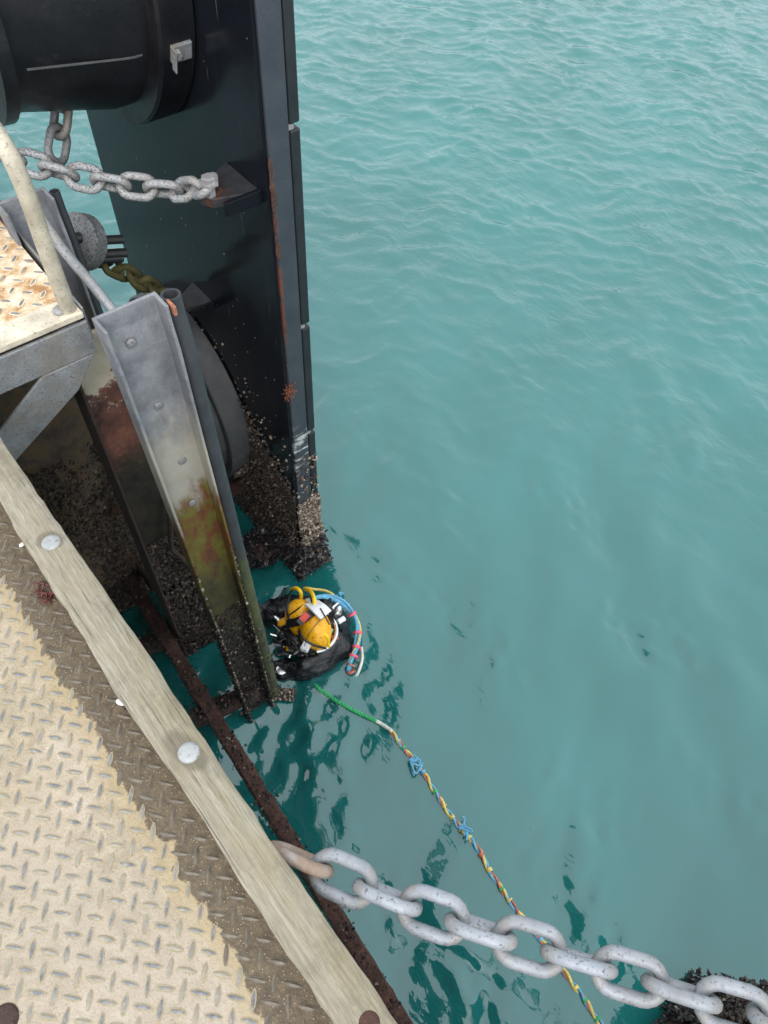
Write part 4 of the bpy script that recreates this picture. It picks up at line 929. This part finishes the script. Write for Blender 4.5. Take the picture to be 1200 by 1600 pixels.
    MB().lathe([(0, 0.055), (0.02, 0.058), (0.026, 0.05)], hp(440, 990, -2.27), f, 24).build('face_port', 'glass_dark', helmet)
    # pale ring round the back of the shell
    ring = []
    for k in range(-9, 10):
        a = math.radians(k * 10); dirv = (-f * math.cos(a) + side * math.sin(a)); ring.append(ca + dirv * 0.122 * Vector((1, 1, 1)).x + Vector((0, 0, -0.035)) + f * 0.0)
    MB().tube(ring, 0.012, 10).build('shell_ring', 'chrome', helmet)
    # strap between the two shells, red tab
    def over(u, v, z): return hp(u, v, z)
    def ribbon(path, w, t, name, mat, par=helmet):
        P, T, N, Bn = frames(path); b = MB(); v = []; fc = []
        for p, tt in zip(P, T):
            n_ = (p - hc).normalized(); s_ = tt.cross(n_).normalized()
            v += [p - s_ * w / 2, p + s_ * w / 2, p + s_ * w / 2 + n_ * t, p - s_ * w / 2 + n_ * t]
        for i in range(len(P) - 1):
            for q in range(4): a = i * 4 + q; c = i * 4 + (q + 1) % 4; fc.append((a, c, c + 4, a + 4))
        fc += [(3, 2, 1, 0), tuple(len(P) * 4 - 4 + q for q in range(4))]
        return b.add(v, fc).build(name, mat, par)
    ribbon(smooth_path([over(450, 975, -2.14), over(464, 972, -2.085), over(477, 966, -2.06), over(488, 957, -2.06), over(494, 948, -2.09)], 5), 0.046, 0.010, 'strap', 'hose_black')
    ribbon([over(472, 970, -2.058), over(477, 964, -2.048), over(481, 960, -2.046)], 0.036, 0.012, 'red_tab', 'red_tape')
    ribbon([over(468, 974, -2.062), over(472, 970, -2.056)], 0.036, 0.012, 'grey_tab', 'rubber_old')
    # white plates on top
    ribbon(smooth_path([over(487, 944, -2.09), over(497, 951, -2.05), over(508, 962, -2.055)], 4), 0.085, 0.014, 'white_plate', 'white_plastic')
    ribbon(smooth_path([over(484, 938, -2.12), over(492, 944, -2.09)], 3), 0.05, 0.012, 'white_plate', 'white_plastic')
    bx = MB(); Mb = Matrix.Translation(hp(480, 1006, -2.15)) @ Matrix.Rotation(0.5, 4, 'Z'); bx.box((-0.045, -0.022, -0.02), (0.045, 0.022, 0.02), M=Mb); bx.build('white_block', 'white_plastic', helmet, smooth=False, bevel=0.008)
    # chrome valves and small fittings
    for (u, v, z, l, r) in ((528, 956, -2.22, 0.07, 0.022), (519, 950, -2.20, 0.09, 0.014), (434, 968, -2.24, 0.05, 0.016), (457, 945, -2.17, 0.05, 0.013), (512, 942, -2.20, 0.10, 0.010), (455, 1018, -2.26, 0.07, 0.012), (440, 1008, -2.27, 0.05, 0.012)):
        p = hp(u, v, z); ax_ = Vector((rnd.uniform(-1, 1), rnd.uniform(-1, 1), 0.3)).normalized()
        MB().lathe([(-l / 2, r * 0.7), (-l * 0.3, r * 0.7), (-l * 0.28, r), (l * 0.1, r), (l * 0.12, r * 0.6), (l / 2, r * 0.6)], p, ax_, 14).build('valve', 'chrome', helmet)
    # hoses
    def hose(name, pts, r, mat):
        MB().tube(smooth_path([hp(*p) for p in pts], 7), r, 10).build(name, mat, helmet)
    hose('yellow_hose', [(455, 921, -2.20), (463, 919, -2.14), (470, 926, -2.13), (470, 937, -2.18)], 0.011, 'hose_bright')
    hose('yellow_hose', [(476, 920, -2.22), (486, 925, -2.10), (491, 938, -2.06), (489, 950, -2.07), (483, 957, -2.09)], 0.012, 'hose_bright')
    hose('yellow_hose', [(494, 1002, -2.16), (503, 992, -2.11), (511, 995, -2.12), (513, 1010, -2.20)], 0.011, 'hose_bright')
    hose('black_hose', [(469, 1000, -2.2), (468, 985, -2.09), (474, 998, -2.08), (490, 1008, -2.10), (509, 1013, -2.18)], 0.006, 'hose_black')
    hose('black_hose', [(456, 922, -2.18), (449, 945, -2.13), (451, 965, -2.12), (460, 976, -2.14)], 0.007, 'hose_black')
    hose('black_hose', [(484, 925, -2.12), (488, 945, -2.07), (484, 962, -2.08)], 0.006, 'hose_black')
    hose('black_hose', [(436, 936, -2.30), (444, 920, -2.28), (447, 923, -2.27), (441, 938, -2.3)], 0.006, 'hose_black')
    rq = random.Random(33)
    for k in range(75):
        u = rq.uniform(430, 480); v = rq.uniform(972, 1024)
        if (u - 432) * 0.9 + (v - 972) * -0.2 > 44 or v - 972 < (u - 445) * 0.3: continue
        p = hp(u, v, rq.uniform(-2.27, -2.19)); ax_ = Vector((rq.gauss(0, 1), rq.gauss(0, 1), rq.gauss(0, 0.4))).normalized(); l = rq.uniform(0.02, 0.07); r = rq.uniform(0.005, 0.013)
        MB().lathe([(-l / 2, r * 0.8), (-l * 0.2, r * 0.8), (-l * 0.18, r), (l * 0.2, r), (l * 0.22, r * 0.7), (l / 2, r * 0.7)], p, ax_, 10).build('fitting', rq.choice(['hose_black', 'hose_black', 'black_steel', 'chrome', 'hose_black', 'galvanised']), helmet)
    for (pts_, w_) in (([(476, 1008, -2.12), (483, 990, -2.055), (497, 972, -2.04), (512, 960, -2.07)], 0.004), ([(500, 951, -2.035), (509, 966, -2.042), (514, 976, -2.06)], 0.005), ([(452, 962, -2.12), (462, 955, -2.085), (474, 946, -2.10)], 0.004)):
        ribbon(smooth_path([hp(*p) for p in pts_], 5), w_, 0.008, 'seam', 'hose_black')
    hose('black_hose', [(432, 1000, -2.27), (438, 985, -2.22), (447, 978, -2.19), (455, 985, -2.18)], 0.009, 'hose_black')
    hose('black_hose', [(430, 975, -2.29), (440, 962, -2.24), (452, 952, -2.2), (462, 942, -2.2)], 0.010, 'hose_black')
    hose('black_hose', [(446, 1018, -2.27), (462, 1022, -2.24), (480, 1018, -2.2), (497, 1010, -2.18)], 0.009, 'hose_black')
    # harness and pack on the back, seen between shell and water
    MB().ellipsoid(hp(524, 988, -2.33), (0.06, 0.12, 0.07), rotA, 18, 10).build('harness_pack', 'suit_black', o)
    for (u0, v0, u1, v1, m_, r) in ((514, 990, 522, 976, 'rope_white', 0.012), (518, 997, 528, 996, 'red_tape', 0.014), (528, 972, 538, 966, 'white_plastic', 0.016), (515, 1004, 524, 1002, 'red_tape', 0.010), (508, 1002, 520, 985, 'rope_green', 0.006)):
        MB().tube([hp(u0, v0, -2.245), hp(u1, v1, -2.25)], r, 10).build('harness_fitting', m_, o)
    MB().lathe([(0, 0.030), (0.008, 0.030), (0.010, 0.02)], hp(440, 1047, -2.345), (0, 0, 1), 20).build('wrist_gauge', 'chrome', o)
    return O
DO = make_diver()

# umbilical: three hoses laid up together, looping off the helmet and trailing over the water
def lay(pts, sub=14):
    return smooth_path(pts, sub)
def twist(name, centre, r_off, r, turns, phase, mat, parent, origin, seed=0, irregular=0.0):
    P, T, N, Bn = frames(centre); out = []; s = 0; rg = random.Random(seed); wob = 0
    for i, p in enumerate(P):
        if i: s += (P[i] - P[i - 1]).length
        a = turns * s * 2 * math.pi + phase + irregular * math.sin(s * 6 + phase)
        out.append(p + (N[i] * math.cos(a) + Bn[i] * math.sin(a)) * r_off - origin)
    return MB().tube(out, r, 8).build(name, mat, parent)
um = empty('umbilical_hose', spot(545, 940, z=WZ)); tag(um, 'twisted blue, yellow and red umbilical trailing from the diver across the water', 'hose'); UO = Vector(um.location)
zt = WZ + 0.016
up1 = lay([spot(474, 944, z=-2.20), spot(486, 936, z=-2.16), spot(505, 930, z=-2.17), spot(530, 938, z=-2.22), spot(548, 956, z=-2.28), spot(558, 980, z=-2.33), spot(558, 1006, z=-2.35), spot(551, 1030, z=-2.365), spot(547, 1046, z=-2.39), spot(556, 1062, z=-2.45)])
twist('blue_hose', up1, 0.010, 0.0125, 2.0, 0.0, 'hose_blue', um, UO); twist('light_line', up1, 0.013, 0.007, 2.0, 2.1, 'hose_blue', um, UO); twist('yellow_line', up1[60:], 0.016, 0.007, 2.0, 4.2, 'hose_yellow', um, UO)
up2 = lay([spot(478, 919, z=-2.24), spot(500, 921, z=-2.24), spot(520, 930, z=-2.25), spot(534, 942, z=-2.27)]); twist('yellow_line', up2, 0.004, 0.008, 6, 0, 'hose_yellow', um, UO)
for k in (57, 74, 86, 94, 104, 113):
    if k + 2 < len(up1): MB().tube([up1[k] - UO, up1[k + 1] - UO, up1[k + 2] - UO], 0.0265, 12).build('tape_band', 'tape_pink' if k < 100 else 'hose_red', um)
under = lay([spot(556, 1062, z=-2.45), spot(566, 1074, z=-2.455), spot(580, 1090, z=-2.45), spot(594, 1112, z=-2.435), spot(606, 1136, z=WZ - 0.005)])
trail = lay([spot(606, 1136, z=WZ - 0.005), afloat(618, 1152, 0.005), afloat(636, 1175, 0.005), afloat(660, 1205, 0.005), afloat(680, 1238, 0.005), afloat(700, 1268, 0.005), afloat(722, 1298, 0.005), afloat(742, 1318, 0.005), afloat(766, 1362, 0.005), afloat(790, 1398, 0.005), afloat(812, 1428, 0.005), afloat(850, 1475, 0.005), afloat(890, 1530, 0.005), afloat(920, 1572, 0.005), afloat(950, 1620, 0.005), afloat(1000, 1720, 0.005)], 16)
allp = under[:-1] + trail
twist('blue_hose', allp, 0.0078, 0.0066, 6.5, 0.0, 'hose_blue', um, UO, 1, 1.0); twist('yellow_hose', allp, 0.0078, 0.0070, 6.5, 2.1, 'hose_yellow', um, UO, 2, 1.0); twist('red_hose', allp, 0.0074, 0.0058, 6.5, 4.2, 'hose_red', um, UO, 3, 1.0)
rw = random.Random(8)
for k in range(len(under) + 6, len(allp) - 4, 11):
    kk = k + rw.randint(-3, 3); dv = (allp[kk + 2] - allp[kk]).normalized() * rw.uniform(0.006, 0.018)
    MB().tube([allp[kk] - UO, allp[kk] + dv * 0.5 - UO, allp[kk] + dv - UO], rw.uniform(0.0145, 0.017), 9).build('wrap', rw.choice(['hose_yellow', 'hose_red', 'hose_blue', 'rope_green', 'hose_yellow']), um)
def frizz(u, v, n, seed, span):
    rg = random.Random(seed)
    for k in range(n):
        p = spot(u + rg.uniform(-span, span), v + rg.uniform(-span, span), z=zt + 0.022)
        q = [p + Vector((rg.uniform(-0.035, 0.035), rg.uniform(-0.035, 0.035), rg.uniform(-0.012, 0.006))) - UO for _ in range(4)]
        MB().tube(smooth_path(q, 5), 0.0042, 6).build('loose_tail', 'hose_blue', um)
frizz(652, 1192, 6, 1, 6); frizz(724, 1294, 6, 2, 6); frizz(530, 936, 5, 3, 7)
MB().tube([p - UO for p in smooth_path([spot(565, 1012, z=-2.40), spot(566, 1030, z=-2.395), spot(560, 1050, z=-2.40), spot(554, 1060, z=-2.42)], 6)], 0.008, 8).build('pale_line', 'rope_white', um)

gro = empty('green_rope', spot(494, 1070, z=WZ)); tag(gro, 'thin green rope floating between the diver and the twisted hose', 'rope'); GO = Vector(gro.location)
gl = lay([spot(486, 1062, z=-2.43)] + [afloat(u, v, 0.006) for u, v in ((496, 1074), (505, 1081), (515, 1088), (527, 1096), (540, 1103), (552, 1110), (565, 1116), (578, 1122), (590, 1128))], 10)
for ph in (0, 2.1, 4.2): twist('strand', gl, 0.005, 0.006, 14, ph, 'rope_green', gro, GO, 4)
gw = lay([afloat(588, 1127, 0.008), afloat(598, 1132, 0.005), afloat(612, 1142, 0.014)])
twist('whipping', gw, 0.001, 0.010, 5, 0, 'rope_white', gro, GO)

# ------------------------------------------------------------------ bits on the deck
sw = empty('seaweed_tuft', spot(76, 930, z=0.0)); tag(sw, 'dried dark red seaweed tuft on the deck beside the timber', 'seaweed')
b = MB(); rg = random.Random(12)
for k in range(26):
    p = Vector((rg.uniform(-0.018, 0.018), rg.uniform(-0.03, 0.03), 0.003)); q = [p]
    for _ in range(4): q.append(q[-1] + Vector((rg.uniform(-0.012, 0.012), rg.uniform(-0.012, 0.012), rg.uniform(-0.003, 0.008))))
    for z in q: z.z = max(0.002, z.z)
    b.tube(smooth_path(q, 3), 0.0018, 5)
b.build('fronds', 'seaweed', sw)
def shell_bit(u, v, label, sx, sy, rot):
    o = MB().ellipsoid((0, 0, 0.003), (sx, sy, 0.004), seg=12, rings=6, squash=lambda p: Vector((p.x * (1 + 12 * p.y), p.y, p.z))).build('shell', 'shell_white')
    o.location = spot(u, v, z=0.0); o.rotation_euler = (0, 0, rot); tag(o, label, 'shell', 'white shell bits on the deck')
shell_bit(35, 852, 'small white shell bit near the upper bolt of the timber', 0.008, 0.006, 0.3)
shell_bit(189, 1098, 'white shell fragment on the mud band beside twigs', 0.007, 0.012, 0.4)
def twig(u0, v0, u1, v1, label, r=0.0022):
    a = spot(u0, v0, z=0.004); c = spot(u1, v1, z=0.006); m = (a + c) / 2 + Vector((0.004, 0.003, 0.003))
    o = MB().tube([p - a for p in smooth_path([a, m, c], 6)], r, 6).build('twig', 'twig'); o.location = a; tag(o, label, 'twig')
twig(193, 1108, 222, 1140, 'short dark twig by the white shell fragment'); twig(176, 1064, 196, 1092, 'thin twig against the timber above the shell fragment', 0.0015)
twig(72, 905, 90, 932, 'pale straw lying across the seaweed tuft', 0.0018)
